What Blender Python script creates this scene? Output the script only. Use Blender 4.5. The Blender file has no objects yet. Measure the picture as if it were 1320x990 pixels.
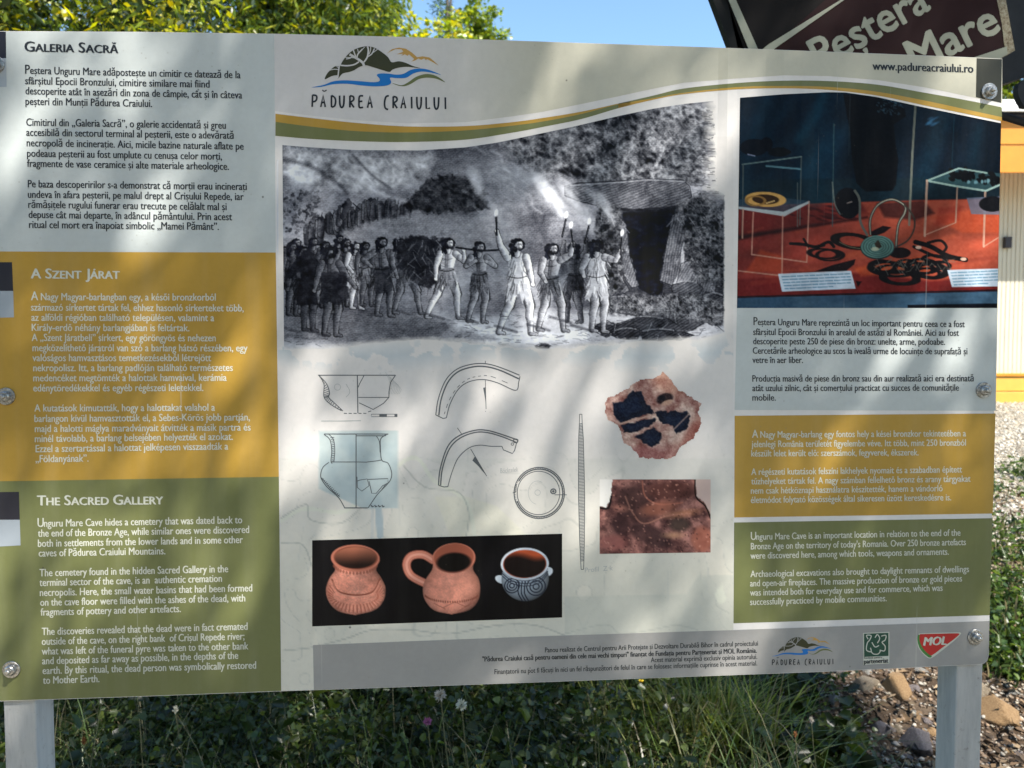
import bpy, bmesh, math, random
import numpy as np
from mathutils import Vector, Matrix, noise as mnoise
R = math.radians
S = bpy.context.scene
COL = S.collection
random.seed(7)
RNG = np.random.default_rng(7)

# ------------------------------------------------------------------ camera
CAM_Z = 1.5
PITCH = R(2.6)
F = 991.0                                   # focal length in photo pixels (1320 wide)
cam = bpy.data.cameras.new('camera')
cam.sensor_width = 36.0
cam.lens = 36.0 * F / 1320.0
cam.clip_start = 0.05
cam.clip_end = 3000
cam.dof.use_dof = True
cam.dof.focus_distance = 1.27
cam.dof.aperture_fstop = 7.0
camo = bpy.data.objects.new('camera', cam)
camo.location = (0, 0, CAM_Z)
camo.rotation_euler = (R(90) - PITCH, 0, 0)
COL.objects.link(camo)
S.camera = camo

# ------------------------------------------------------------------ light
SUN = Vector((0.95, -1.0, 1.9)).normalized()      # towards the sun
elev = math.asin(SUN.z)
azim = math.atan2(SUN.x, SUN.y)
w = bpy.data.worlds.new('World')
S.world = w
w.use_nodes = True
nt = w.node_tree
sky = nt.nodes.new('ShaderNodeTexSky')
sky.sky_type = 'NISHITA'
sky.sun_disc = False
sky.sun_elevation = elev
sky.sun_rotation = azim
sky.altitude = 400
sky.air_density = 1.1
sky.dust_density = 0.6
sky.ozone_density = 1.3
tint = nt.nodes.new('ShaderNodeMix'); tint.data_type = 'RGBA'; tint.blend_type = 'MULTIPLY'; tint.inputs[0].default_value = 1
tint.inputs[7].default_value = (0.88, 1.00, 1.02, 1)       # the camera's rendering of blue
nt.links.new(sky.outputs[0], tint.inputs[6]); nt.links.new(tint.outputs[2], nt.nodes['Background'].inputs[0])
nt.nodes['Background'].inputs[1].default_value = 0.125
sl = bpy.data.lights.new('sun', 'SUN')
sl.energy = 4.9
sl.angle = R(0.55)
sl.color = (1.0, 0.955, 0.88)
so = bpy.data.objects.new('sun', sl)
so.rotation_euler = SUN.to_track_quat('Z', 'Y').to_euler()
COL.objects.link(so)
S.view_settings.view_transform = 'Standard'
S.view_settings.look = 'None'
S.view_settings.exposure = 1.2
S.view_settings.gamma = 1.0


# ------------------------------------------------------------------ helpers
def lin(c):
    c = np.asarray(c, float) / 255.0
    return np.where(c <= 0.04045, c / 12.92, ((c + 0.055) / 1.055) ** 2.4)


def tag(o, label=None, cat=None, group=None, kind=None):
    if label: o['label'] = label
    if cat: o['category'] = cat
    if group: o['group'] = group
    if kind: o['kind'] = kind
    return o


def empty(name, loc=(0, 0, 0), rz=0.0):
    o = bpy.data.objects.new(name, None)
    o.empty_display_size = 0.1
    o.location = loc
    o.rotation_euler = (0, 0, rz)
    COL.objects.link(o)
    return o


def mesh_obj(name, verts, faces, mat, parent=None, smooth=False):
    me = bpy.data.meshes.new(name)
    me.from_pydata([tuple(v) for v in verts], [], faces)
    me.update()
    if smooth:
        me.polygons.foreach_set('use_smooth', [True] * len(me.polygons))
    if mat: me.materials.append(mat)
    o = bpy.data.objects.new(name, me)
    COL.objects.link(o)
    if parent: o.parent = parent
    return o


def quads_obj(name, V, Q, mat, parent=None, col=None, smooth=False):
    """fast mesh from numpy: V (n,3), Q (m,k) faces, col (n,3) point colours (linear)"""
    me = bpy.data.meshes.new(name)
    V = np.asarray(V, np.float32); Q = np.asarray(Q, np.int32)
    m, k = Q.shape
    me.vertices.add(len(V)); me.vertices.foreach_set('co', V.ravel())
    me.loops.add(m * k); me.loops.foreach_set('vertex_index', Q.ravel())
    me.polygons.add(m)
    me.polygons.foreach_set('loop_start', np.arange(0, m * k, k, dtype=np.int32))
    me.polygons.foreach_set('loop_total', np.full(m, k, np.int32))
    me.update(calc_edges=True)
    if smooth:
        me.polygons.foreach_set('use_smooth', np.ones(m, bool))
    if col is not None:
        a = me.color_attributes.new('Col', 'FLOAT_COLOR', 'POINT')
        c4 = np.ones((len(V), 4), np.float32); c4[:, :3] = col
        a.data.foreach_set('color', c4.ravel())
    if mat: me.materials.append(mat)
    o = bpy.data.objects.new(name, me)
    COL.objects.link(o)
    if parent: o.parent = parent
    return o


def N(nt, t, **kw):
    n = nt.nodes.new(t)
    for k, v in kw.items(): setattr(n, k, v)
    return n


def new_mat(name):
    m = bpy.data.materials.new(name)
    m.use_nodes = True
    return m, m.node_tree, m.node_tree.nodes['Principled BSDF']


def mixc(nt, fac, a, b, mode='MIX'):
    n = nt.nodes.new('ShaderNodeMix'); n.data_type = 'RGBA'; n.blend_type = mode
    for idx, v in ((0, fac), (6, a), (7, b)):
        if isinstance(v, bpy.types.NodeSocket): nt.links.new(v, n.inputs[idx])
        elif idx == 0: n.inputs[0].default_value = v
        else: n.inputs[idx].default_value = (*v, 1)
    return n.outputs[2]


def ramp(nt, src, stops):
    r = nt.nodes.new('ShaderNodeValToRGB')
    while len(r.color_ramp.elements) < len(stops): r.color_ramp.elements.new(0.5)
    for e, (p, c) in zip(r.color_ramp.elements, stops):
        e.position = p
        e.color = (*c, 1) if not isinstance(c, (int, float)) else (c, c, c, 1)
    nt.links.new(src, r.inputs[0])
    return r.outputs[0]


def noise_tex(nt, vec, scale, detail=4, rough=0.6):
    n = nt.nodes.new('ShaderNodeTexNoise')
    n.inputs['Scale'].default_value = scale
    n.inputs['Detail'].default_value = detail
    n.inputs['Roughness'].default_value = rough
    if vec is not None: nt.links.new(vec, n.inputs['Vector'])
    return n.outputs['Fac']


def print_mat(name, color=None, rough=0.36, spec=0.32, attr=False, dirt=1.0):
    """laminated print on the board: satin, faintly buckled, specked with dirt"""
    m, nt, p = new_mat(name)
    tc = N(nt, 'ShaderNodeTexCoord')
    v = tc.outputs['Object']
    if attr:
        a = N(nt, 'ShaderNodeAttribute', attribute_name='Col')
        base = a.outputs['Color']
    else:
        rgb = N(nt, 'ShaderNodeRGB'); rgb.outputs[0].default_value = (*color, 1)
        base = rgb.outputs[0]
    # broad grime, fine mottling, flyspecks
    g = ramp(nt, noise_tex(nt, v, 3.5, 5, 0.65), [(0.30, 0.90), (0.62, 1.0)])
    f = ramp(nt, noise_tex(nt, v, 90, 3, 0.7), [(0.35, 0.955), (0.6, 1.0)])
    c = mixc(nt, 0.9 * dirt, base, g, 'MULTIPLY')
    c = mixc(nt, 0.9 * dirt, c, f, 'MULTIPLY')
    vo = N(nt, 'ShaderNodeTexVoronoi'); vo.inputs['Scale'].default_value = 21
    nt.links.new(v, vo.inputs['Vector'])
    sp = ramp(nt, vo.outputs['Distance'], [(0.028, 1.0), (0.05, 0.0)])
    sel = ramp(nt, noise_tex(nt, v, 9, 2), [(0.56, 0.0), (0.60, 0.75 * dirt)])
    sm = N(nt, 'ShaderNodeMath', operation='MULTIPLY')
    nt.links.new(sp, sm.inputs[0]); nt.links.new(sel, sm.inputs[1])
    c = mixc(nt, sm.outputs[0], c, (0.05, 0.045, 0.035))
    vs = N(nt, 'ShaderNodeTexVoronoi'); vs.inputs['Scale'].default_value = 75
    nt.links.new(v, vs.inputs['Vector'])
    sp2 = ramp(nt, vs.outputs['Distance'], [(0.06, 1.0), (0.13, 0.0)]); se2 = ramp(nt, noise_tex(nt, v, 5, 4, .7), [(0.52, 0.0), (0.68, 0.45 * dirt)])
    sm2 = N(nt, 'ShaderNodeMath', operation='MULTIPLY'); nt.links.new(sp2, sm2.inputs[0]); nt.links.new(se2, sm2.inputs[1])
    c = mixc(nt, sm2.outputs[0], c, (0.20, 0.17, 0.12))
    for rz_, seed_ in ((0.5, 1.0), (-0.9, 7.0), (1.4, 13.0)):      # hairline scratches
        mps = N(nt, 'ShaderNodeMapping'); mps.inputs['Rotation'].default_value = (0, rz_, 0); mps.inputs['Scale'].default_value = (150, 1, 2.6); mps.inputs['Location'].default_value = (seed_, 0, seed_)
        nt.links.new(v, mps.inputs['Vector']); scr = ramp(nt, noise_tex(nt, mps.outputs[0], 1.0, 1, .4), [(0.775, 0.0), (0.80, 0.28 * dirt)])
        c = mixc(nt, scr, c, (0.55, 0.53, 0.48))
    # dust washed down in vertical runs
    mp = N(nt, 'ShaderNodeMapping'); mp.inputs['Scale'].default_value = (30, 30, 2.2)
    nt.links.new(v, mp.inputs['Vector'])
    run = ramp(nt, noise_tex(nt, mp.outputs[0], 1.0, 4, 0.6), [(0.45, 0.0), (0.85, 0.10 * dirt * dirt)])
    c = mixc(nt, run, c, (0.46, 0.44, 0.38))
    nt.links.new(c, p.inputs['Base Color'])
    rr = ramp(nt, noise_tex(nt, v, 12, 4), [(0.3, rough - 0.05), (0.7, rough + 0.10)])
    nt.links.new(rr, p.inputs['Roughness'])
    p.inputs['Specular IOR Level'].default_value = spec
    b = N(nt, 'ShaderNodeBump'); b.inputs['Strength'].default_value = 0.5; b.inputs['Distance'].default_value = 0.012
    mp2 = N(nt, 'ShaderNodeMapping'); mp2.inputs['Scale'].default_value = (3.2, 1, 1.1); mp2.inputs['Rotation'].default_value = (0, R(14), 0)
    nt.links.new(v, mp2.inputs['Vector'])
    nt.links.new(noise_tex(nt, mp2.outputs[0], 1.6, 2, 0.4), b.inputs['Height'])
    b2 = N(nt, 'ShaderNodeBump'); b2.inputs['Strength'].default_value = 0.10; b2.inputs['Distance'].default_value = 0.0006
    nt.links.new(noise_tex(nt, v, 260, 2, 0.6), b2.inputs['Height'])
    nt.links.new(b.outputs[0], b2.inputs['Normal'])
    # a knock in the sheet: short near-vertical crease under the top edge
    sx_ = N(nt, 'ShaderNodeSeparateXYZ'); nt.links.new(v, sx_.inputs[0])
    def mth(op, a, b_):
        n_ = N(nt, 'ShaderNodeMath', operation=op)
        for k_, q_ in enumerate((a, b_)):
            if isinstance(q_, bpy.types.NodeSocket): nt.links.new(q_, n_.inputs[k_])
            elif q_ is not None: n_.inputs[k_].default_value = q_
        return n_.outputs[0]
    hts = []
    for u0, wd_, zc, zr in CREASES:
        dz_ = mth('ABSOLUTE', mth('SUBTRACT', sx_.outputs['Z'], zc), None)
        dx_ = mth('ABSOLUTE', mth('SUBTRACT', sx_.outputs['X'], u0), None)
        hts.append(mth('MULTIPLY', mth('MAXIMUM', mth('SUBTRACT', 1.0, mth('DIVIDE', dx_, wd_)), 0.0), mth('MAXIMUM', mth('SUBTRACT', 1.0, mth('DIVIDE', dz_, zr)), 0.0)))
    b3 = N(nt, 'ShaderNodeBump'); b3.inputs['Strength'].default_value = 0.8; b3.inputs['Distance'].default_value = 0.004
    nt.links.new(mth('ADD', hts[0], hts[1]), b3.inputs['Height']); nt.links.new(b.outputs[0], b3.inputs['Normal']); nt.links.new(b3.outputs[0], b2.inputs['Normal'])
    nt.links.new(b2.outputs[0], p.inputs['Normal'])
    return m


CREASES = [(0.352, .016, 1.90, .16), (0.445, .030, 1.88, .22)]     # across, half width, height, half length (m)
# ------------------------------------------------------------------ board plane
YAW = R(3.7)
D0 = 1.25
U = np.array([math.cos(YAW), math.sin(YAW), 0.0])
NB = np.array([math.sin(YAW), -math.cos(YAW), 0.0])     # towards the camera
ORG = np.array([0, D0, 0.0])
CP = np.array([0, 0, CAM_Z])


def ray(px, py):
    px = np.asarray(px, float); py = np.asarray(py, float)
    x = (px - 660) / F; y = -(py - 495) / F
    return np.stack([x, math.cos(PITCH) + y * math.sin(PITCH), -math.sin(PITCH) + y * math.cos(PITCH)], -1)


def L(px, py, off=0.0):
    """point of the board plane (board's own frame: x along it, z up) seen at a photo pixel"""
    d = ray(px, py)
    t = ((ORG + off * NB - CP) @ NB) / (d @ NB)
    X = CP + d * t[..., None] - ORG
    return np.stack([X @ U, np.full(t.shape, -off), X[..., 2]], -1)


def at(px, py, Y):
    """world point at depth Y seen at a photo pixel"""
    d = ray(px, py)
    return Vector(CP + d * (Y / d[1]))


def smooth_pts(pts, n=8, closed=False):
    P = [np.array(p, float) for p in pts]
    out = []
    m = len(P)
    rng = range(m) if closed else range(m - 1)
    for i in rng:
        if closed: a, b, c, d = P[(i - 1) % m], P[i], P[(i + 1) % m], P[(i + 2) % m]
        else: a, b, c, d = P[max(i - 1, 0)], P[i], P[i + 1], P[min(i + 2, m - 1)]
        for k in range(n):
            t = k / n
            out.append(0.5 * ((2 * b) + (-a + c) * t + (2 * a - 5 * b + 4 * c - d) * t * t + (-a + 3 * b - 3 * c + d) * t ** 3))
    if not closed: out.append(P[-1])
    return np.array(out)


class Flat:
    """collects flat print shapes given in photo pixels, one mesh on the board"""
    def __init__(s, off): s.off = off; s.v = []; s.f = []

    def poly(s, pts):
        p = np.array(pts, float)
        q = L(p[:, 0], p[:, 1], s.off)
        n = len(s.v); s.v += q.tolist(); s.f.append(list(range(n, n + len(p))))

    def strip(s, top, bot):
        a = np.array(top, float); b = np.array(bot, float)
        qa = L(a[:, 0], a[:, 1], s.off); qb = L(b[:, 0], b[:, 1], s.off)
        n = len(s.v); m = len(a); s.v += qa.tolist() + qb.tolist()
        for i in range(m - 1): s.f.append([n + i, n + i + 1, n + m + i + 1, n + m + i])

    def stroke(s, pts, w=1.2, smooth=0, closed=False, taper=False):
        p = smooth_pts(pts, smooth, closed) if smooth else np.array(pts, float)
        if closed: p = np.vstack([p, p[:1]])
        d = np.gradient(p, axis=0)
        ln = np.hypot(d[:, 0], d[:, 1]) + 1e-9
        nx, ny = -d[:, 1] / ln, d[:, 0] / ln
        h = np.full(len(p), w / 2)
        if taper: h = h * np.linspace(1, 0.1, len(p))
        s.strip(np.stack([p[:, 0] + nx * h, p[:, 1] + ny * h], -1), np.stack([p[:, 0] - nx * h, p[:, 1] - ny * h], -1))

    def ell(s, cx, cy, rx, ry, w=None, rot=0, n=40, a0=0, a1=360):
        t = np.linspace(R(a0), R(a1), n)
        x = rx * np.cos(t); y = ry * np.sin(t); c, q = math.cos(R(rot)), math.sin(R(rot))
        pts = np.stack([cx + x * c - y * q, cy + x * q + y * c], -1)
        if w is None: s.poly(pts[:-1])
        else: s.stroke(pts, w)

    def build(s, name, mat, parent): return mesh_obj(name, s.v, s.f, mat, parent)


_tc = {}
BASE = {'ş': 's', 'ţ': 't', 'ő': 'o', 'ű': 'u', 'Ş': 'S'}
def text_geo(txt, bold, shear=0.0):
    """outline of a run of text; comma-below and double-acute letters are composed from their base letter and a mark"""
    k = (txt, bold, shear)
    if k in _tc: return _tc[k]
    if any(ch in BASE for ch in txt):
        plain = ''.join(BASE.get(ch, ch) for ch in txt)
        V, Fc = text_geo(plain, bold, shear); V = V.copy(); Fc = list(Fc)
        for i, ch in enumerate(txt):
            if ch not in BASE: continue
            x1 = text_geo(plain[:i + 1], bold, shear)[0][:, 0].max(); g1 = text_geo(BASE[ch], bold, shear)[0]
            wd = g1[:, 0].max() - g1[:, 0].min(); xc = x1 - wd / 2; h = g1[:, 1].max()
            if ch in 'şţŞ': shp = [[(-.035, -.075), (.045, -.075), (.035, -.13), (-.01, -.20), (-.05, -.20), (-.015, -.14)]]
            else: shp = [[(-.12, h + .07), (-.075, h + .07), (.0, h + .20), (-.065, h + .20)], [(.01, h + .07), (.055, h + .07), (.13, h + .20), (.065, h + .20)]]
            for q in shp:
                n = len(V); V = np.vstack([V, np.array([(xc + a, b) for a, b in q])]); Fc.append(list(range(n, n + len(q))))
        _tc[k] = (V, Fc); return _tc[k]
    c = bpy.data.curves.new('tmp', 'FONT'); c.body = txt; c.size = 1; c.resolution_u = 3
    c.offset = 0.0; c.shear = shear
    o = bpy.data.objects.new('tmp', c)
    me = o.to_mesh()
    V = np.empty(len(me.vertices) * 3); me.vertices.foreach_get('co', V); V = V.reshape(-1, 3)[:, :2].copy()
    Fc = [list(p.vertices) for p in me.polygons]
    o.to_mesh_clear(); bpy.data.objects.remove(o); bpy.data.curves.remove(c)
    _tc[k] = (V, Fc)
    return _tc[k]


def put_line(flat, runs, x0, y0, x1, y1, em, bold=0.012, shear=0.0, dy=None):
    """a line of lettering fitted between two baseline points (photo pixels)"""
    if isinstance(runs, str): runs = [(runs, 1.0)]
    cur = 0; parts = []
    for txt, sc in runs:
        if txt.startswith(' '): cur += 0.27; txt = txt[1:]
        V, Fc = text_geo(txt, bold, shear)
        mn = V[:, 0].min(); Wd = (V[:, 0].max() - mn) * sc
        parts.append((np.stack([(V[:, 0] - mn) * sc + cur, V[:, 1] * sc], -1), Fc))
        cur += Wd + 0.055
    tot = cur - 0.055
    a = np.array([x0, y0]); b = np.array([x1, y1]); ux = (b - a) / tot
    for V, Fc in parts:
        px = a[0] + V[:, 0] * ux[0]; py = a[1] + V[:, 0] * ux[1] - V[:, 1] * em
        for j, dx in enumerate((-bold, bold) if bold > 0 else (0,)):      # two passes of ink give the weight
            q = L(px + dx * em, py + dx * em * .3, flat.off + j * 0.00006); n = len(flat.v); flat.v += q.tolist()
            flat.f += [[n + i for i in f] for f in Fc]


# ------------------------------------------------------------------ numeric painter for printed pictures
def hash2(ix, iy, seed):
    h = (ix * 374761393 + iy * 668265263 + seed * 982451653) & 0xffffffff
    h = ((h ^ (h >> 13)) * 1274126177) & 0xffffffff
    return ((h ^ (h >> 16)) & 0xffff) / 65535.0


def vnoise(X, Y, seed=0):
    ix = np.floor(X).astype(np.int64); iy = np.floor(Y).astype(np.int64)
    fx = X - ix; fy = Y - iy; fx = fx * fx * (3 - 2 * fx); fy = fy * fy * (3 - 2 * fy)
    a = hash2(ix, iy, seed); b = hash2(ix + 1, iy, seed); c = hash2(ix, iy + 1, seed); d = hash2(ix + 1, iy + 1, seed)
    return (a * (1 - fx) + b * fx) * (1 - fy) + (c * (1 - fx) + d * fx) * fy


def fbm(X, Y, sc, oc=4, seed=0, gain=0.55):
    t = 0; amp = 1; tot = 0
    for o in range(oc):
        t = t + amp * vnoise(X / sc + o * 17.3, Y / sc + o * 9.1, seed + o); tot += amp; amp *= gain; sc *= 0.5
    return t / tot


class Canvas:
    def __init__(s, x0, y0, x1, y1, step):
        s.step = step
        xs = np.arange(x0, x1 + step * .5, step); ys = np.arange(y0, y1 + step * .5, step)
        s.X, s.Y = np.meshgrid(xs, ys)
        s.C = np.zeros(s.X.shape + (3,)); s.A = np.ones(s.X.shape)

    def fill(s, c): s.C[:] = np.asarray(c, float)

    def win(s, x0, y0, x1, y1):
        X0 = s.X[0, 0]; Y0 = s.Y[0, 0]; h, w_ = s.X.shape
        i0 = int(max(0, (x0 - X0) / s.step - 1)); i1 = int(min(w_, (x1 - X0) / s.step + 2))
        j0 = int(max(0, (y0 - Y0) / s.step - 1)); j1 = int(min(h, (y1 - Y0) / s.step + 2))
        return (slice(j0, max(j0, j1)), slice(i0, max(i0, i1)))

    def mix(s, W, m, col):
        col = np.asarray(col, float)
        s.C[W] = s.C[W] * (1 - m[..., None]) + col * m[..., None]

    def pmask(s, pts, soft=0.8, rag=0, seed=3):
        p = np.array(pts, float); pad = soft * 2 + rag + 1
        W = s.win(p[:, 0].min() - pad, p[:, 1].min() - pad, p[:, 0].max() + pad, p[:, 1].max() + pad)
        X = s.X[W]; Y = s.Y[W]
        if X.size == 0: return W, X
        if rag:
            X = X + (fbm(X, Y, 5, 2, seed) - .5) * 2 * rag; Y = Y + (fbm(X, Y, 5, 2, seed + 5) - .5) * 2 * rag
        ins = np.zeros(X.shape, bool); dist = np.full(X.shape, 1e9)
        for a, b in zip(p, np.roll(p, -1, 0)):
            if a[1] != b[1]:
                cnd = (a[1] > Y) != (b[1] > Y)
                ins ^= cnd & (X < (b[0] - a[0]) * (Y - a[1]) / (b[1] - a[1]) + a[0])
            d = b - a; t = np.clip(((X - a[0]) * d[0] + (Y - a[1]) * d[1]) / (d @ d + 1e-9), 0, 1)
            dist = np.minimum(dist, np.hypot(X - a[0] - t * d[0], Y - a[1] - t * d[1]))
        sd = np.where(ins, dist, -dist)
        return W, np.clip(sd / soft + 0.5, 0, 1)

    def poly(s, pts, col, soft=0.8, a=1, rag=0, seed=3):
        W, m = s.pmask(pts, soft, rag, seed)
        if m.size: s.mix(W, m * a, col)

    def ell(s, cx, cy, rx, ry, col, rot=0, soft=0.8, a=1, ring=None):
        r = max(rx, ry) + soft * 2 + 2
        W = s.win(cx - r, cy - r, cx + r, cy + r); X = s.X[W] - cx; Y = s.Y[W] - cy
        if X.size == 0: return
        c, q = math.cos(R(rot)), math.sin(R(rot)); x = X * c + Y * q; y = -X * q + Y * c
        d = (1 - np.sqrt((x / rx) ** 2 + (y / ry) ** 2)) * min(rx, ry)
        if ring is None: m = np.clip(d / soft + 0.5, 0, 1)
        else: m = np.clip((ring / 2 - np.abs(d)) / soft + 0.5, 0, 1)
        s.mix(W, m * a, col)

    def line(s, pts, wd, col, a=1, smooth=0, soft=0.8):
        p = smooth_pts(pts, smooth) if smooth else np.array(pts, float)
        pad = wd + 3
        W = s.win(p[:, 0].min() - pad, p[:, 1].min() - pad, p[:, 0].max() + pad, p[:, 1].max() + pad)
        X = s.X[W]; Y = s.Y[W]
        if X.size == 0: return
        dist = np.full(X.shape, 1e9)
        for A, B in zip(p[:-1], p[1:]):
            d = B - A; t = np.clip(((X - A[0]) * d[0] + (Y - A[1]) * d[1]) / (d @ d + 1e-9), 0, 1)
            dist = np.minimum(dist, np.hypot(X - A[0] - t * d[0], Y - A[1] - t * d[1]))
        s.mix(W, np.clip((wd / 2 - dist) / soft + 0.5, 0, 1) * a, col)

    def limb(s, A, B, ra, rb, dark, light, side=1, out=True):
        """tapered limb shaded like an engraving: lit on one side, hatched on the other"""
        A = np.array(A, float); B = np.array(B, float); r = max(ra, rb) + 2
        W = s.win(min(A[0], B[0]) - r, min(A[1], B[1]) - r, max(A[0], B[0]) + r, max(A[1], B[1]) + r)
        X = s.X[W]; Y = s.Y[W]
        if X.size == 0: return
        d = B - A; t = np.clip(((X - A[0]) * d[0] + (Y - A[1]) * d[1]) / (d @ d + 1e-9), 0, 1)
        dx = X - A[0] - t * d[0]; dy = Y - A[1] - t * d[1]
        dist = np.hypot(dx, dy); rr = ra + (rb - ra) * t
        if out: s.mix(W, np.clip((rr + 0.7 - dist) / .8 + .5, 0, 1) * 0.75, dark * 0.45)
        m = np.clip((rr - dist) / .8 + .5, 0, 1)
        lat = np.clip(0.55 + side * 0.62 * dx / rr + 0.2 * (vnoise(X / 1.6, Y / 1.6, 4) - .5), 0, 1)
        c = np.asarray(dark) * (1 - lat[..., None]) + np.asarray(light) * lat[..., None]
        s.C[W] = s.C[W] * (1 - m[..., None]) + c * m[..., None]

    def chain(s, pts, rads, dark, light, side=1):
        for q in (0, 1):
            for a, b, ra, rb in zip(pts[:-1], pts[1:], rads[:-1], rads[1:]):
                if q == 0: s.line([a, b], (ra + rb) + 1.5, np.asarray(dark) * .4, .7)
                else: s.limb(a, b, ra, rb, np.asarray(dark), np.asarray(light), side, False)

    def build(s, name, mat, parent, off, keep=None, scale=1.0, top=None, bot=None, lft=None, rgt=None):
        h, w_ = s.X.shape
        Xc, Yc = s.X.copy(), s.Y.copy()
        ins = np.ones(s.X.shape, bool)
        if lft is not None: ins &= Xc >= lft(s.Y); Xc = np.maximum(Xc, lft(s.Y))
        if rgt is not None: ins &= Xc <= rgt(s.Y); Xc = np.minimum(Xc, rgt(s.Y))
        if top is not None: ins &= Yc >= top(Xc); Yc = np.maximum(Yc, top(Xc))
        if bot is not None: ins &= Yc <= bot(Xc); Yc = np.minimum(Yc, bot(Xc))
        if not ins.all():      # grow by one ring so that the trimmed cells reach the exact outline
            gr = ins.copy()
            gr[1:] |= ins[:-1]; gr[:-1] |= ins[1:]; g2 = gr.copy(); g2[:, 1:] |= gr[:, :-1]; g2[:, :-1] |= gr[:, 1:]
            keep = g2 if keep is None else keep & g2
        V = L(Xc.ravel(), Yc.ravel(), off)
        idx = np.arange(h * w_).reshape(h, w_)
        Q = np.stack([idx[:-1, :-1], idx[1:, :-1], idx[1:, 1:], idx[:-1, 1:]], -1).reshape(-1, 4)
        if keep is not None:
            k = (keep[:-1, :-1] & keep[1:, :-1] & keep[1:, 1:] & keep[:-1, 1:]).ravel(); Q = Q[k]
            used = np.unique(Q); mp = np.full(h * w_, -1); mp[used] = np.arange(len(used)); Q = mp[Q]; V = V[used]
            C = s.C.reshape(-1, 3)[used]
        else: C = s.C.reshape(-1, 3)
        return quads_obj(name, V, Q, mat, parent, col=lin(np.clip(C, 0, 255)) * scale)


# ------------------------------------------------------------------ the information board
board = empty('information_board', (0, D0, 0), YAW)
tag(board, 'large printed information board on two grey square steel posts, in front of the greenery', 'information board')

WHITE = (0.73, 0.70, 0.675)
M_sheet = print_mat('print white sheet', WHITE)
M_blue = print_mat('print pale blue', (0.52, 0.555, 0.545))
M_gold = print_mat('print ochre', (0.46, 0.275, 0.045))
M_green = print_mat('print olive', (0.165, 0.178, 0.066))
M_grey = print_mat('print grey', (0.335, 0.325, 0.31))
M_band = print_mat('print band', attr=True)
M_pic = print_mat('print picture', attr=True, dirt=0.4, spec=0.10)
M_ink = print_mat('print dark ink', (0.022, 0.026, 0.032), dirt=0.3)
M_white = print_mat('print white ink', (0.60, 0.60, 0.51), dirt=0.3)
M_line = print_mat('print drawing line', (0.10, 0.11, 0.12), dirt=0.3)
M_navy = print_mat('print navy', (0.022, 0.022, 0.032), dirt=0.5)
M_dark = print_mat('print dark olive', (0.035, 0.035, 0.025), dirt=0.5)
M_lgreen = print_mat('print logo green', (0.045, 0.045, 0.018), dirt=0.4)
M_lgreen2 = print_mat('print logo pale green', (0.14, 0.16, 0.06), dirt=0.4)
M_lgold = print_mat('print logo ochre', (0.50, 0.29, 0.07), dirt=0.4)
M_lblue = print_mat('print logo blue', (0.012, 0.16, 0.48), dirt=0.4)
M_red = print_mat('print red', (0.50, 0.025, 0.022), dirt=0.4)
M_teal = print_mat('print bottle green', (0.018, 0.075, 0.048), dirt=0.4)

# panel sheet: rounded lower corner, 4 mm thick aluminium composite
outl = [(-26, 39.5), (0, 40), (180, 41), (355, 43.5), (500, 47), (640, 51.5), (800, 57), (960, 62.5), (1130, 69), (1292, 75.5),
        (1283, 460), (1274.5, 845), (1273, 851), (1269, 855), (1263, 856.5), (1060, 866), (860, 873.5), (600, 883), (364, 891), (180, 898), (0, 904), (-3, 904)]
p = np.array(outl, float); q = L(p[:, 0], p[:, 1], 0.0)
n = len(q); bk = q.copy(); bk[:, 1] += 0.004
m_edge, nte, pe = new_mat('aluminium edge'); pe.inputs['Base Color'].default_value = (0.32, 0.32, 0.31, 1); pe.inputs['Metallic'].default_value = 0.6; pe.inputs['Roughness'].default_value = 0.45
panel = mesh_obj('panel', np.vstack([q, bk]), [list(range(n))[::-1]] + [list(range(n, 2 * n))] + [[i, (i + 1) % n, n + (i + 1) % n, n + i] for i in range(n)], M_sheet, board)
panel.data.materials.append(m_edge)
for pf in list(panel.data.polygons)[1:]: pf.material_index = 1
OFF = 0.00015

# coloured blocks of the left column
def lx(y): return -24.5 + (y - 40) * 0.0245
fb = Flat(OFF); fb.poly([(lx(40), 40.2), (0, 40.5), (180, 41.5), (353.5, 44), (355.5, 325.5), (180, 325), (lx(324), 324)]); fb.build('print_block', M_blue, panel)
fb = Flat(OFF); fb.poly([(lx(324), 324), (180, 325), (355.5, 325.5), (359.5, 614.5), (180, 617.5), (lx(620), 620.5)]); fb.build('print_block', M_gold, panel)
fb = Flat(OFF); fb.poly([(lx(620), 620.5), (180, 617.5), (359.5, 614.5), (362.5, 890.6), (180, 897.5), (0, 903.5), (-3, 903.5)]); fb.build('print_block', M_green, panel)
fb = Flat(2 * OFF)
for pts in ([(-15, 40.3), (7.5, 40.8), (8, 75), (-15, 75)], [(-15, 338), (15.5, 338), (17, 375), (-14, 375)], [(-12, 634.5), (24.5, 634), (25.5, 670), (-10, 670)]):
    fb = Flat(2 * OFF); fb.poly(pts); fb.build('flag_stripe', M_navy, panel)
fb = Flat(2 * OFF)
M_flagb = print_mat('print flag blue', (0.34, 0.38, 0.42), dirt=0.5)
for pts in ([(-15, 75), (8, 75), (8.5, 112), (-15, 112)], [(-14, 375), (17, 375), (18, 409), (-14, 410)], [(-10, 670), (25.5, 670), (26.5, 703), (-9, 705)]):
    fb = Flat(2 * OFF); fb.poly(pts); fb.build('flag_stripe', M_flagb, panel)
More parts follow.
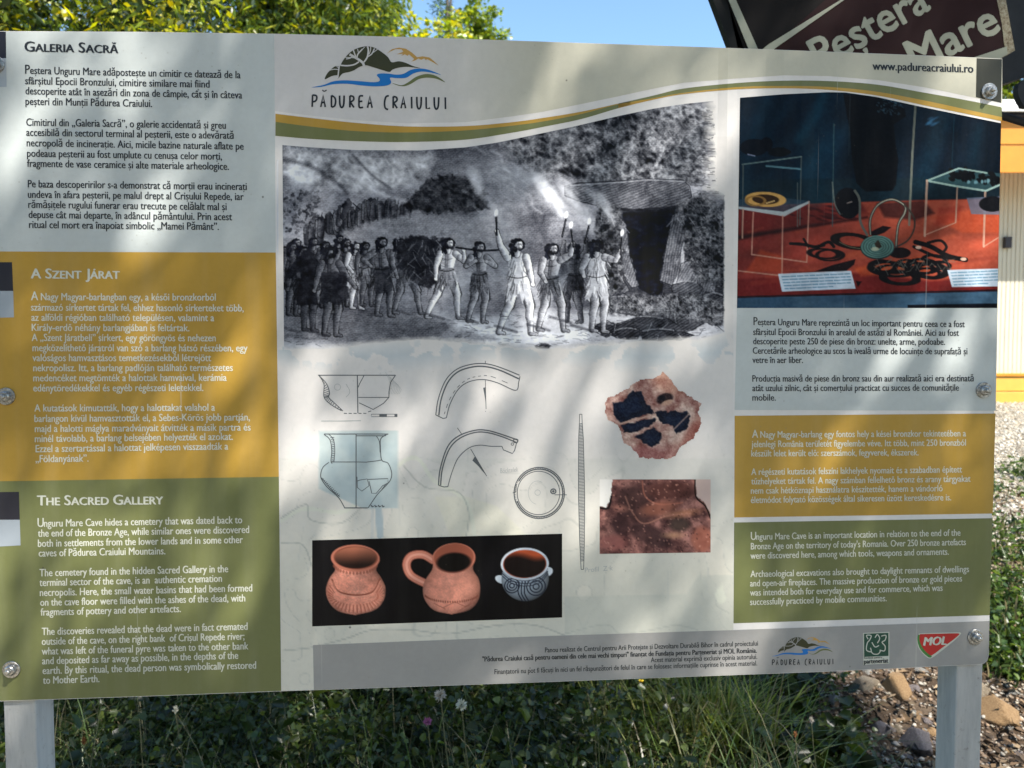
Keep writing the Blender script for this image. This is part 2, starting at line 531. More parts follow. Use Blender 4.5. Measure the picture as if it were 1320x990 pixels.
# right column blocks
fb = Flat(OFF); fb.poly([(950, 397), (1286, 397), (1283.5, 529.5), (947, 528.5)]); fb.build('print_block', M_blue, panel)
fb = Flat(OFF); fb.poly([(947, 536), (1283.3, 533), (1279.8, 662), (946.5, 667)]); fb.build('print_block', M_gold, panel)
fb = Flat(OFF); fb.poly([(946.3, 673.5), (1279.4, 668), (1275.8, 793), (945.5, 803.5)]); fb.build('print_block', M_green, panel)
fb = Flat(2 * OFF); fb.poly([(403.5, 831.5), (700, 820), (950, 812), (1275.6, 800.5), (1274.3, 845), (1272.8, 851), (1268.8, 854.6), (1263, 856.1), (1060, 865.6), (860, 873.1), (600, 882.6), (404.5, 889.3)]); fb.build('footer_block', M_grey, panel)

# top band, whiter to the left and greenish beige to the right
topx = np.array([354, 400, 460, 525, 600, 660, 700, 749, 797, 843, 882, 945, 1010, 1068, 1130, 1192, 1257, 1292], float)
edge_top = np.interp(topx, [354, 500, 640, 800, 960, 1130, 1292], [43.8, 47.3, 51.8, 57.3, 62.8, 69.3, 75.8])
curve0 = np.interp(topx, [354, 400, 460, 525, 600, 660, 700, 740, 800, 843, 882, 950, 1010, 1068, 1130, 1192, 1292], [143, 149, 155, 159, 157.5, 150, 144, 136, 123.5, 114, 106.5, 101, 97, 98, 103, 112.5, 133])
rows = 5
V = []; Cc = []
for k in range(rows):
    yy = edge_top + (curve0 - edge_top) * k / (rows - 1)
    V.append(L(topx, yy, OFF))
    f_ = np.clip((topx - 560) / 130, 0, 1)[:, None]
    Cc.append((1 - f_) * np.array([0.63, 0.605, 0.59]) + f_ * np.array([0.53, 0.51, 0.41]))
nn = len(topx); idx = np.arange(rows * nn).reshape(rows, nn)
Q = np.stack([idx[:-1, :-1], idx[1:, :-1], idx[1:, 1:], idx[:-1, 1:]], -1).reshape(-1, 4)
quads_obj('header_band', np.vstack(V), Q, M_band, panel, col=np.vstack(Cc))
sx = [355, 400, 460, 525, 600, 660, 700, 749, 797, 843, 882, 950, 1010, 1068, 1130, 1192, 1245, 1291.5]
gt = [146.6, 152, 158.5, 163, 162.5, 157.5, 152, 144, 133.5, 123, 114, 107, 104, 104.5, 109, 119.5, 129, 138.3]
gm = [157, 163, 169, 170.7, 168, 162, 156.5, 147, 134.5, 126.5, 119.6, 112.3, 110.8, 112, 118.2, 129.6, 141, 151]
gb = [175, 179, 182, 183, 180, 171, 163.5, 153.5, 139.5, 128.3, 121.2, 115, 113.8, 115.8, 123, 135.8, 146.5, 156.2]
sm = lambda ys: smooth_pts(list(zip(sx, ys)), 6)
A_, B_, C_ = sm(gt), sm(gm), sm(gb)
kL = [i for i in range(len(A_)) if A_[i][0] <= 815]; kR = [i for i in range(len(A_)) if A_[i][0] >= 797]
f1 = Flat(2 * OFF); f1.strip(A_[kL], B_[kL]); f1.strip(B_[kR], C_[kR]); f1.build('header_stripe', M_gold, panel)
f1 = Flat(2 * OFF); f1.strip(B_[kL], C_[kL]); f1.strip(A_[kR], B_[kR]); f1.build('header_stripe', M_green, panel)
f1 = Flat(2 * OFF); f1.poly([(1259, 75), (1291.5, 76.3), (1290.5, 132.5), (1258, 125.2)]); f1.build('corner_block', M_dark, panel)

# ------------------------------------------------------------------ lettering
def block(lines, mat, em, bold, off=3 * OFF):
    f = Flat(off)
    for ln in lines:
        runs, x0, y0, x1, y1 = ln[:5]; e = ln[5] if len(ln) > 5 else em; bo = ln[6] if len(ln) > 6 else bold
        put_line(f, runs, x0, y0, x1, y1, e, bo)
    return f.build('lettering', mat, panel)

sc_ = 0.78
block([
 ([('G', 1), ('ALERIA', sc_), (' S', 1), ('ACRĂ', sc_)], 32, 66.3, 152, 68.6, 19, 0.036),
 ([('P', 1.22), ('eştera Unguru Mare adăposteşte un cimitir ce datează de la', 1)], 32.5, 95, 310, 101),
 ("sfârşitul Epocii Bronzului, cimitire similare mai fiind", 32.5, 108.5, 270, 113),
 ("descoperite atât în aşezări din zona de câmpie, cât şi în câteva", 33, 121.5, 312, 127),
 ("peşteri din Munţii Pădurea Craiului.", 33, 135, 196, 138),
 ("Cimitirul din „Galeria Sacră”, o galerie accidentată şi greu", 34, 162, 291, 166),
 ("accesibilă din sectorul terminal al peşterii, este o adevărată", 34, 175, 301, 179),
 ("necropolă de incineraţie. Aici, micile bazine naturale aflate pe", 34.5, 188.5, 314, 193),
 ("podeaua peşterii au fost umplute cu cenuşa celor morţi,", 35, 202, 286, 206),
 ("fragmente de vase ceramice şi alte materiale arheologice.", 35, 215, 295, 219),
 ("Pe baza descoperirilor s-a demonstrat că morţii erau incineraţi", 36, 241.5, 318, 245),
 ("undeva în afara peşterii, pe malul drept al Crişului Repede, iar", 36, 255, 314, 258),
 ("rămăşiţele rugului funerar erau trecute pe celălalt mal şi", 36.5, 268, 292, 271),
 ("depuse cât mai departe, în adâncul pământului. Prin acest", 37, 281, 299, 284),
 ("ritual cel mort era înapoiat simbolic „Mamei Pământ”.", 37.5, 294, 282, 296.5)], M_ink, 14.0, 0.018)
block([
 ([('A', 1), (' S', 1), ('ZENT', sc_), (' J', 1), ('ÁRAT', sc_)], 40, 358.8, 154, 359.4, 18.5, 0.030),
 ([('A', 1.22), (' Nagy Magyar-barlangban egy, a késői bronzkorból', 1)], 40, 387, 278, 387.5),
 ("származó sírkertet tártak fel, ehhez hasonló sírkerteket több,", 40, 400.5, 314, 401.5),
 ("az alföldi régióban található településen, valamint a", 40.5, 413.5, 276, 414),
 ("Király-erdő néhány barlangjában is feltártak.", 41, 426.5, 244, 427),
 ("A „Szent Járatbeli” sírkert, egy göröngyös és nehezen", 41, 439.5, 278, 440),
 ("megközelíthető járatról van szó a barlang hátsó részében, egy", 42, 452.7, 319, 453),
 ("valóságos hamvasztásos temetkezésekből létrejött", 42, 465.6, 272, 465.6),
 ("nekropolisz. Itt, a barlang padlóján található természetes", 43, 478.6, 300, 478.2),
 ("medencéket megtömték a halottak hamvaival, kerámia", 43, 491.6, 292, 491),
 ("edénytöredékekkel és egyéb régészeti leletekkel.", 43, 504.6, 262, 504),
 ("A kutatások kimutatták, hogy a halottakat valahol a", 44.5, 530.5, 277, 529.5),
 ("barlangon kívül hamvasztották el, a Sebes-Körös jobb partján,", 44.5, 544, 322, 542),
 ("majd a halotti máglya maradványait átvitték a másik partra és", 45, 557, 323, 555),
 ("minél távolabb, a barlang belsejében helyezték el azokat.", 45, 570, 300, 567),
 ("Ezzel a szertartással a halottat jelképesen visszaadták a", 46, 583, 294, 579.5),
 ("„Földanyának”.", 46, 596, 114, 595)], M_white, 13.6, 0.015)
block([
 ([('T', 1), ('HE', sc_), (' S', 1), ('ACRED', sc_), (' G', 1), ('ALLERY', sc_)], 48, 651.5, 210, 650, 18.5, 0.030),
 ([('U', 1.22), ('nguru Mare Cave hides a cemetery that was dated back to', 1)], 48.5, 679.3, 312, 674.5),
 ("the end of the Bronze Age, while similar ones were discovered", 49, 692, 321, 687),
 ("both in settlements from the lower lands and in some other", 49, 705, 313, 700),
 ("caves of Pădurea Craiului Mountains.", 50, 717.5, 213, 714.5),
 ("The cemetery found in the hidden Sacred Gallery in the", 51, 743, 294, 737.6),
 ("terminal sector of the cave, is an  authentic cremation", 51, 755.5, 286, 750),
 ("necropolis. Here, the small water basins that had been formed", 51.5, 768.4, 325, 762.3),
 ("on the cave floor were filled with the ashes of the dead, with", 52, 781, 316, 775.3),
 ("fragments of pottery and other artefacts.", 52.5, 793.6, 233, 789),
 ("The discoveries revealed that the dead were in fact cremated", 54, 818.7, 319, 811.8),
 ("outside of the cave, on the right bank  of Crişul Repede river;", 54, 831.4, 315, 824.5),
 ("what was left of the funeral pyre was taken to the other bank", 54, 844, 320, 837),
 ("and deposited as far away as possible, in the depths of the", 54.5, 856.4, 307, 849.2),
 ("earth. By this ritual, the dead person was symbolically restored", 55, 869, 330, 861.8),
 ("to Mother Earth.", 55.5, 881.5, 128, 879.3)], M_white, 13.8, 0.016)
block([
 ([('P', 1.22), ('eştera Unguru Mare reprezintă un loc important pentru ceea ce a fost', 1)], 971.5, 419, 1243.6, 421.8),
 ("sfârşitul Epocii Bronzului în arealul de astăzi al României. Aici au fost", 971, 431.8, 1236, 433),
 ("descoperite peste 250 de piese din bronz: unelte, arme, podoabe.", 971, 443.8, 1218, 444.5),
 ("Cercetările arheologice au scos la iveală urme de locuinţe de suprafaţă şi", 970.5, 456, 1247, 456.8),
 ("vetre în aer liber.", 970, 468, 1035, 468),
 ("Producţia masivă de piese din bronz sau din aur realizată aici era destinată", 970, 492, 1255, 491.6),
 ("atât uzului zilnic, cât şi comerţului practicat cu succes de comunităţile", 970, 504.2, 1236, 503.6),
 ("mobile.", 970, 516.5, 1000, 516.4)], M_ink, 12.3, 0.016)
block([
 ([('A', 1.22), (' Nagy Magyar-barlang egy fontos hely a kései bronzkor tekintetében a', 1)], 969.5, 564.3, 1245, 562.5),
 ("jelenlegi România területét figyelembe véve. Itt több, mint 250 bronzból", 969, 576.5, 1245, 574.5),
 ("készült lelet került elő: szerszámok, fegyverek, ékszerek.", 968.5, 588.5, 1184, 587),
 ("A régészeti kutatások felszíni lakhelyek nyomait és a szabadban épített", 968.5, 612.3, 1240, 609),
 ("tűzhelyeket tártak fel. A nagy számban fellelhető bronz és arany tárgyakat", 968.5, 624.4, 1251, 621),
 ("nem csak hétköznapi használatra készítették, hanem a vándorló", 968, 636.5, 1215, 633.3),
 ("életmódot folytató közösségek által sikeresen űzött kereskedésre is.", 968, 648.5, 1226, 645)], M_white, 12.3, 0.014)
block([
 ([('U', 1.22), ('nguru Mare Cave is an important location in relation to the end of the', 1)], 968, 696, 1238, 690.5),
 ("Bronze Age on the territory of today's Romania. Over 250 bronze artefacts", 968, 708.3, 1245, 702.6),
 ("were discovered here, among which tools, weapons and ornaments.", 967.5, 720.4, 1223, 715),
 ("Archaeological excavations also brought to daylight remnants of dwellings", 967.5, 744, 1249, 737.4),
 ("and open-air fireplaces. The massive production of bronze or gold pieces", 967, 756, 1240, 749.5),
 ("was intended both for everyday use and for commerce, which was", 967, 768, 1215, 761.6),
 ("successfully practiced by mobile communities.", 967, 780, 1143, 775)], M_white, 12.3, 0.014)
block([
 ("Panou realizat de Centrul pentru Arii Protejate şi Dezvoltare Durabilă Bihor în cadrul proiectului", 702.6, 841, 977, 832.2),
 ("\"Pădurea Craiului casă pentru oameni din cele mai vechi timpuri\" finanţat de Fundaţia pentru Parteneriat şi MOL România.", 622, 852.8, 975.5, 841.4, 9.3, 0.03),
 ("Acest material exprimă exclusiv opinia autorului.", 839, 853.8, 976, 849.5),
 ("Finanţatorii nu pot fi făcuţi în nici un fel răspunzători de felul în care se folosesc informaţiile cuprinse în acest material.", 637.5, 869, 976, 857.8)], M_ink, 9.3, 0.014)
block([("www.padureacraiului.ro", 1125, 90, 1254.5, 93.6)], M_ink, 15.5, 0.030)

# ------------------------------------------------------------------ the landscape logo (header and footer)
def logo(T, off, wscale, mats, name='logo'):
    """T maps logo units to photo pixels"""
    mg, mp_, mo, mb, mw, mi = mats
    root = None
    def F_(k=0): return Flat(off + k * OFF)
    tp = lambda pts: [T(*a) for a in pts]
    f = F_()
    f.poly(tp(smooth_pts([(190, 378), (205, 335), (235, 300), (275, 268), (318, 262), (335, 232), (372, 180), (430, 130), (500, 103), (560, 97), (620, 112), (680, 150), (728, 190), (758, 232), (820, 224), (880, 238), (940, 265), (1005, 284), (900, 272), (820, 278), (765, 296), (740, 315), (680, 300), (600, 275), (535, 258), (480, 275), (440, 300), (400, 315), (340, 330), (300, 375), (302, 345), (250, 350)], 4, True)))
    g = f.build(name, mg, panel); root = g
    f = F_(); f.poly(tp(smooth_pts([(75, 446), (180, 425), (260, 395), (360, 386), (470, 392), (590, 402), (650, 395), (655, 372), (632, 345), (650, 330), (720, 328), (800, 338), (860, 330), (920, 298), (990, 286), (1070, 296), (1180, 340), (1100, 322), (1010, 312), (940, 330), (880, 365), (800, 368), (745, 365), (755, 405), (720, 430), (620, 438), (500, 430), (380, 416), (260, 420), (160, 442)], 4, True))); f.build(name, mb, panel)
    f = F_(); f.poly(tp(smooth_pts([(762, 408), (840, 428), (900, 402), (960, 360), (1030, 335), (1090, 335), (1150, 355), (1215, 404), (1140, 374), (1060, 364), (990, 376), (930, 412), (870, 436), (810, 430)], 4, True))); f.build(name, mp_, panel)
    f = F_()
    f.poly(tp([(718, 158), (760, 122), (820, 108), (880, 118), (930, 150), (975, 190), (1020, 182), (1080, 192), (1120, 225), (1160, 262), (1100, 228), (1060, 206), (1050, 215), (1035, 200), (1010, 212), (985, 200), (960, 216), (925, 228), (950, 205), (905, 165), (895, 178), (870, 165), (840, 178), (855, 160), (800, 166), (858, 142), (840, 122), (790, 122), (750, 140)]))
    f.build(name, mo, panel)
    f = F_(1)      # bare tree in the sheet's white
    br = [([(525, 268), (510, 235), (470, 205), (400, 165)], 20), ([(480, 228), (440, 252), (380, 262), (322, 258)], 12), ([(462, 205), (470, 165), (510, 120)], 11), ([(462, 205), (445, 165), (432, 128)], 10),
          ([(415, 175), (410, 195), (370, 205)], 8), ([(522, 232), (550, 190), (560, 130), (552, 98)], 13), ([(555, 185), (590, 160), (612, 115)], 10), ([(565, 165), (578, 130), (580, 100)], 7), ([(440, 195), (400, 192), (362, 190)], 6),
          ([(300, 370), (305, 320), (312, 262)], 11), ([(308, 295), (270, 292), (232, 300)], 6), ([(308, 280), (290, 268)], 6), ([(475, 150), (468, 118)], 6), ([(500, 132), (528, 104)], 6), ([(600, 150), (640, 120)], 6)]
    for pts, wd in br: f.stroke(tp(smooth_pts(pts, 5)), wd * wscale)
    f.build(name, mw, panel)
    # brush lettering
    f = F_(1)
    G = {'P': [[(0, 0), (0.05, -1)], [(0.02, -1), (.55, -.95), (.62, -.7), (.45, -.5), (.05, -.42)]],
         'A': [[(0, 0), (.32, -1), (.62, 0)], [(.12, -.36), (.55, -.42)]],
         'D': [[(.05, -1), (0.05, 0)], [(.05, -1), (.5, -.8), (.62, -.45), (.45, -.1), (.05, 0)]],
         'U': [[(0, -1), (.04, -.3), (.22, 0), (.45, -.05), (.58, -.35), (.62, -1)]],
         'R': [[(0.05, 0), (0.05, -1)], [(.05, -1), (.5, -.92), (.55, -.65), (.1, -.45)], [(.12, -.45), (.6, 0)]],
         'E': [[(.6, -1), (.1, -.95), (.03, -.4), (.1, -.02), (.6, -.03)], [(.08, -.52), (.5, -.55)]],
         'C': [[(.6, -1.05), (.2, -.95), (.0, -.45), (.12, 0), (.5, .12)]],
         'I': [[(.15, -1), (.18, 0)]], 'L': [[(.05, -1), (.08, -.02), (.6, -.06)]]}
    word = [('P', 82), ('A', 155), ('D', 243), ('U', 315), ('R', 400), ('E', 478), ('A', 553), ('C', 697), ('R', 768), ('A', 838), ('I', 918), ('U', 972), ('L', 1048), ('U', 1120), ('I', 1205)]
    for ch, x in word:
        yb = 612 + (x - 80) * 0.017; hgt = 100
        for st in G[ch]:
            pts = [(x + a * 62, yb + b * hgt) for a, b in st]
            f.stroke(tp(smooth_pts(pts, 5) if len(pts) > 3 else pts), 15 * wscale)
    f.stroke(tp(smooth_pts([(168, 468), (184, 480), (205, 468)], 4)), 9 * wscale)
    f.build('logo_lettering', mi, panel)

logo(lambda X, Y: (390 + X / 6.6, 45 + Y / 6.6), 3 * OFF, 1 / 6.6, (M_lgreen, M_lgreen2, M_lgold, M_lblue, print_mat('print header white', (0.63, 0.605, 0.59)), M_ink))
logo(lambda X, Y: (998 + (X - 75) * 0.0690 - 3, 822.5 + (Y - 100) * 0.0680 - (X - 75) * 0.0022), 3 * OFF, 0.069, (M_lgreen, M_lgreen2, M_lgold, M_lblue, M_grey, M_ink))
# foundation emblem
f = Flat(3 * OFF); f.poly([(1112.5, 816), (1146.5, 814.5), (1146.5, 855), (1113, 857)]); f.build('emblem', M_white, panel)
f = Flat(4 * OFF); f.poly([(1113.8, 817), (1145.3, 815.7), (1145.3, 845.5), (1114, 846.8)]); f.build('emblem', M_teal, panel)
f = Flat(5 * OFF)
for pts in [[(1119, 824), (1117, 819), (1123, 819.5), (1121, 825), (1118, 829), (1117, 838), (1123, 840), (1122, 835)], [(1128, 822), (1131, 818), (1134, 823), (1131, 829)], [(1136, 820), (1142, 819), (1141, 825), (1137, 828), (1141, 833), (1140, 839), (1134, 838)],
            [(1123, 840), (1126, 843), (1132, 843), (1135, 839)], [(1124, 828), (1128, 834), (1133, 832)]]:
    f.stroke(pts, 1.3, smooth=4)
f.build('emblem', M_white, panel)
f = Flat(4 * OFF); put_line(f, "parteneriat", 1114, 855.6, 1145, 854.2, 8.6, 0.045); put_line(f, "fundaţia pentru", 1114, 849.3, 1137, 848.4, 3.6, 0.02); f.build('emblem', M_ink, panel)
# oil company shield
f = Flat(3 * OFF); f.poly(smooth_pts([(1184, 818), (1182, 825), (1184, 835), (1190, 843), (1197, 848.5), (1203, 847), (1215, 838), (1230, 826), (1238, 818), (1238, 815.6), (1232, 815.2), (1190, 816.4)], 4, True)); f.build('emblem', M_white, panel)
f = Flat(4 * OFF); f.poly(smooth_pts([(1183.2, 819), (1182.8, 827), (1187, 838), (1197, 847.3), (1201, 845.5), (1192, 838), (1187, 829), (1186, 819)], 4, True)); f.build('emblem', print_mat('print leaf green', (0.06, 0.22, 0.05)), panel)
f = Flat(5 * OFF); f.poly(smooth_pts([(1186, 818), (1185.5, 826), (1190, 836), (1199, 844.5), (1204, 843), (1214, 835.5), (1229, 824.5), (1236.5, 818), (1236, 816.8), (1230, 816.4), (1190, 817.4)], 4, True)); f.build('emblem', M_red, panel)
f = Flat(6 * OFF); put_line(f, "MOL", 1190.5, 832.2, 1220, 831, 15.5, 0.045, 0.22); f.build('emblem', M_white, panel)

# ------------------------------------------------------------------ centre sheet: faint map and pale washes
cv = Canvas(355, 176, 949, 894, 2.0)
X, Y = cv.X, cv.Y
cv.fill((221, 216, 212))
warm = np.clip((Y - 560) / 180, 0, 1) * 0.8
cv.C[:] = cv.C * (1 - warm[..., None]) + np.array((222, 217, 200)) * warm[..., None]
e = fbm(X, Y, 110, 3, 31)
for lv in (0.36, 0.45, 0.54, 0.63):
    ln = np.clip(1 - np.abs(e - lv) / 0.004, 0, 1) * np.clip((Y - 560) / 60, 0, 1)
    cv.mix((slice(None), slice(None)), ln * 0.4, (170, 172, 165))
cv.mix((slice(None), slice(None)), ((e > 0.54) & (Y > 590)) * 0.16, (190, 194, 184))
cv.poly([(600, 640), (640, 652), (690, 700), (610, 700), (580, 690), (560, 640)], (226, 222, 200), 2, .5)
cv.line([(362, 672), (392, 656), (440, 660), (470, 640), (530, 590), (560, 620), (600, 645), (612, 690)], 5, (222, 222, 206), .8, 6)
for pts in ([(362, 668), (395, 650), (400, 670), (440, 674), (468, 652)], [(520, 600), (548, 628), (590, 634), (604, 660), (601, 692)], [(362, 700), (390, 702), (402, 730)],
            [(364, 839), (400, 835), (425, 829), (450, 822), (480, 812), (530, 812), (580, 817), (640, 806), (690, 806), (730, 820)],
            [(724, 818), (780, 805), (800, 817), (840, 812), (872, 806), (900, 812)], [(930, 768), (922, 776), (928, 784), (940, 790)]):
    cv.line(pts, 1.6, (166, 168, 160), .6, 5)
cv.poly([(728, 769), (885, 766), (900, 742), (950, 741), (950, 812), (728, 820)], (196, 197, 186), 2, .55)
cv.poly([(920, 765), (932, 752), (936, 775), (928, 780)], (222, 222, 205), 2, .8, 3)
cv.line([(488, 655), (490, 690)], 9, (165, 182, 190), .8)
cv.line([(480, 640), (480, 693)], 5, (200, 205, 205), .5)
# pale blue wash under the engraving
wb = np.clip(1 - np.abs(Y - 452 - 8 * np.sin(X / 60)) / 24, 0, 1) * (fbm(X, Y, 34, 4, 8) > 0.46)
cv.mix((slice(None), slice(None)), wb * 0.5, (168, 184, 194))
# tinted card behind the second vessel drawing
for (a, b, c, d) in ((411, 556, 513, 655),):
    W, m = cv.pmask([(a, b), (c, b - 1), (c, d), (470, d + 1), (a + 4, 632), (a, 630)], 1.5)
    t = fbm(cv.X[W], cv.Y[W], 24, 3, 12)[..., None]
    c0 = np.array((160, 178, 184)) * (1 - t) + np.array((202, 210, 206)) * t
    cv.C[W] = cv.C[W] * (1 - m[..., None]) + c0 * m[..., None]
for k in range(26):       # ghost print of plate edges
    x_ = 372 + RNG.random() * 560; y_ = 470 + RNG.random() * 400
    cv.line([(x_, y_), (x_ + RNG.normal() * 3, y_ + RNG.random() * 50)], 1.2, (196, 197, 190), .35)
cv.build('background_print', M_band, panel, OFF, None, scale=0.97,
         top=lambda x: np.interp(x, [357, 460, 525, 600, 660, 749, 800, 843, 882, 940], [186, 192, 193, 189, 180, 162, 149, 140, 134, 128]) + 20,
         bot=lambda x: 890.8 - (x - 364) * 0.0352, lft=lambda y: 357 + np.clip((y - 325) / 290, 0, 2) * 3.2, rgt=lambda y: 945.3 + y * 0)

# ------------------------------------------------------------------ the engraving: a torch-lit procession at a stone chamber
cv = Canvas(360, 126, 946, 470, 0.95)
X, Y = cv.X, cv.Y
ALL = (slice(None), slice(None))
def g(v): return np.array((v, v + 1, v + 7), float)
t = fbm(X + 0.5 * Y, Y * 1.6 - 0.5 * X, 60, 5, 2)
tone = 70 + 110 * np.clip((t - .3) * 1.7, 0, 1)
tone = tone - 40 * np.clip((Y - 150) / -200, 0, 1)
cv.C[:] = tone[..., None] + np.array((0, 1, 8))
# brightness zones
def zone(cx, cy, rx, ry, v, a, rot=0):
    c, q = math.cos(R(rot)), math.sin(R(rot)); x = (X - cx) * c + (Y - cy) * q; y = -(X - cx) * q + (Y - cy) * c
    m = np.exp(-((x / rx) ** 2 + (y / ry) ** 2)) * a
    cv.C[:] = cv.C * (1 - m[..., None]) + g(v) * m[..., None]
for z in [(400, 200, 50, 9, 60, .8, 4), (500, 205, 60, 8, 55, .7, 10), (455, 222, 34, 10, 165, .7, 40), (400, 232, 26, 10, 150, .6, 20), (560, 215, 40, 12, 60, .6, 20), (600, 222, 60, 13, 135, .6, 12), (640, 215, 30, 18, 160, .6, 0),
          (660, 232, 26, 28, 170, .6, 70), (700, 200, 30, 24, 120, .7, 0), (715, 255, 36, 16, 165, .5, 30), (585, 255, 36, 20, 62, .8, 8), (545, 268, 60, 14, 104, .6, -12), (500, 278, 60, 13, 118, .6, -8), (620, 300, 60, 22, 150, .5, 0),
          (395, 262, 30, 22, 85, .5, 30), (640, 275, 20, 30, 140, .6, 0), (655, 320, 20, 50, 150, .5, 0), (430, 350, 80, 40, 112, .4, 0), (560, 340, 60, 40, 128, .5, 0), (620, 350, 60, 40, 140, .4, 0),
          (700, 180, 50, 20, 70, .6, -20), (770, 190, 40, 26, 62, .75, -20), (830, 170, 50, 22, 78, .7, -15), (860, 215, 46, 12, 50, .8, 0), (905, 190, 18, 20, 80, .5, 0)]: zone(*z)
# ground: lit path across the middle, dark left foreground
cv.poly([(560, 402), (620, 414), (660, 400), (720, 405), (800, 392), (860, 400), (945, 420), (945, 470), (360, 470), (362, 420), (430, 426), (500, 408)], g(176), 10, .75)
cv.poly([(362, 398), (450, 402), (560, 408), (600, 425), (560, 440), (470, 446), (362, 438)], g(92), 10, .85)
cv.poly([(590, 416), (640, 420), (700, 430), (760, 420), (760, 440), (640, 446), (560, 436)], g(205), 8, .8)
cv.poly([(470, 415), (570, 418), (640, 435), (600, 445), (500, 444)], g(78), 8, .6, 4)
# figures far back on the slope
for k in range(46):
    x_ = 396 + k * 2.9 + RNG.normal() * 3; y_ = 300 - 30 * math.sin((x_ - 398) / 130 * 2.2) + RNG.normal() * 5
    cv.limb((x_, y_ - 5), (x_ + RNG.normal() * 2, y_ + 12), 3.6 + RNG.random(), 3.6, g(38), g(60 + RNG.random() * 50), RNG.choice([-1, 1])); cv.ell(x_ + RNG.normal(), y_ - 9, 2.6, 3.2, g(30 + RNG.random() * 50))
    if k % 5 == 0: cv.line([(x_ + 2, y_ - 3), (x_ + 5, y_ - 14 - RNG.random() * 5)], 1.3, g(45))
cv.poly([(440, 300), (480, 284), (530, 276), (600, 280), (640, 292), (640, 320), (440, 320)], g(122), 5, .8, 4)
cv.line([(455, 262), (464, 270)], 1.6, g(40))
# shrubs at the left edge and behind the chamber: dark leafy stipple
def stipple(x0, y0, x1, y1, n_, lo, hi, sz=2.2, fall=None):
    for k in range(n_):
        x_ = x0 + RNG.random() * (x1 - x0); y_ = y0 + RNG.random() * (y1 - y0)
        v = lo + RNG.random() * (hi - lo)
        cv.ell(x_, y_, sz * (.5 + RNG.random()), sz * (.4 + RNG.random() * .6), g(v), RNG.random() * 180, .8, .8)
stipple(363, 245, 412, 300, 170, 35, 110)
stipple(898, 262, 936, 395, 330, 28, 120, 2.4)
stipple(362, 186, 560, 200, 200, 40, 100, 2)
stipple(880, 132, 915, 240, 150, 60, 190, 2.2)
# broken rock and scrub above the chamber, crags on the far slope
def crag(pts, v, sc, seed, amp=1.0, soft=6, rag=4):
    W, m = cv.pmask(pts, soft, rag, seed)
    x = cv.X[W]; y = cv.Y[W]
    r1 = 1 - np.abs(2 * fbm(x + y * .4, y, sc, 4, seed) - 1); r2 = 1 - np.abs(2 * fbm(x, y - x * .3, sc * .45, 3, seed + 3) - 1); lf = fbm(x, y, sc * 1.6, 2, seed + 7)
    vv = v * (.45 + .8 * lf) + amp * (34 * np.clip(r1 - .80, 0, 1) * 6 - 80 * np.clip(.66 - r1, 0, 1) * 2 + 120 * (r2 - .75) + 46 * (fbm(x, y, sc * .18, 2, seed + 11) - .5))
    cc = np.clip(vv, 18, 225)[..., None] + np.array((0, 1, 6))
    cv.C[W] = cv.C[W] * (1 - m[..., None]) + cc * m[..., None]
crag([(735, 150), (800, 140), (890, 128), (915, 150), (906, 238), (760, 236), (735, 215)], 88, 20, 211)
crag([(640, 178), (740, 158), (760, 235), (700, 225), (660, 205)], 92, 22, 223, .8, 14)
crag([(364, 190), (470, 196), (560, 200), (545, 236), (470, 246), (400, 240), (364, 225)], 178, 30, 231, .6, 16)
cv.line([(430, 215), (465, 232), (490, 250), (530, 262)], 5, g(196), .5, 6, 5); cv.line([(455, 200), (480, 226), (505, 244)], 3, g(60), .6, 6, 3)
cv.line([(365, 206), (400, 214), (430, 232), (448, 250)], 4, g(52), .5, 6, 4); cv.line([(380, 222), (410, 228), (440, 246)], 5, g(190), .4, 6, 4)
crag([(545, 236), (566, 226), (600, 228), (625, 246), (630, 270), (560, 276), (520, 268)], 52, 18, 240, .5, 4)
# chamber of great stones
cv.poly([(775, 268), (905, 258), (930, 300), (935, 395), (930, 420), (775, 400)], g(52), 2, 1, 3)
cv.poly([(802, 274), (870, 270), (862, 320), (852, 388), (824, 372), (806, 330)], (14, 16, 26), 2)
def stone(pts, v, seed, hang=30, a=1):
    W, m = cv.pmask(pts, 1.4, 2.5, seed)
    if not m.size: return
    x = cv.X[W]; y = cv.Y[W]
    n1 = fbm(x, y, 12, 4, seed)
    c, q = math.cos(R(hang)), math.sin(R(hang))
    ht = np.sin((x * q + y * c) * 1.9 + 5 * fbm(x, y, 22, 2, seed + 9))
    vv = v * (0.55 + 0.9 * n1) + 14 * ht
    cc = vv[..., None] + np.array((0, 1, 7))
    cv.C[W] = cv.C[W] * (1 - m[..., None]) + cc * m[..., None]
    cv.line(list(pts) + [pts[0]], 1.3, g(22), .7)
stone([(728, 240), (745, 236), (800, 233), (835, 231), (880, 232), (889, 240), (892, 254), (872, 266), (820, 270), (780, 268), (742, 258), (728, 252)], 80, 21, 20)
cv.line([(736, 239), (800, 235), (836, 232), (882, 234)], 1.8, g(160), .6, 5)
cv.line([(790, 268), (830, 272), (872, 268), (884, 262)], 3.5, g(30), .9, 5)
stone([(778, 285), (798, 278), (808, 290), (812, 330), (824, 368), (815, 372), (795, 345), (780, 330)], 88, 33, 70)
stone([(772, 330), (790, 335), (812, 375), (790, 384), (775, 378)], 74, 35, 50)
stone([(866, 278), (880, 270), (893, 270), (890, 320), (878, 362), (866, 368), (850, 362), (858, 320)], 84, 41, 80)
cv.line([(884, 272), (889, 295), (881, 320), (879, 345), (870, 366)], 4, g(176), .7, 5)
stone([(888, 300), (915, 296), (925, 340), (922, 385), (900, 378), (892, 340)], 78, 45, 75)
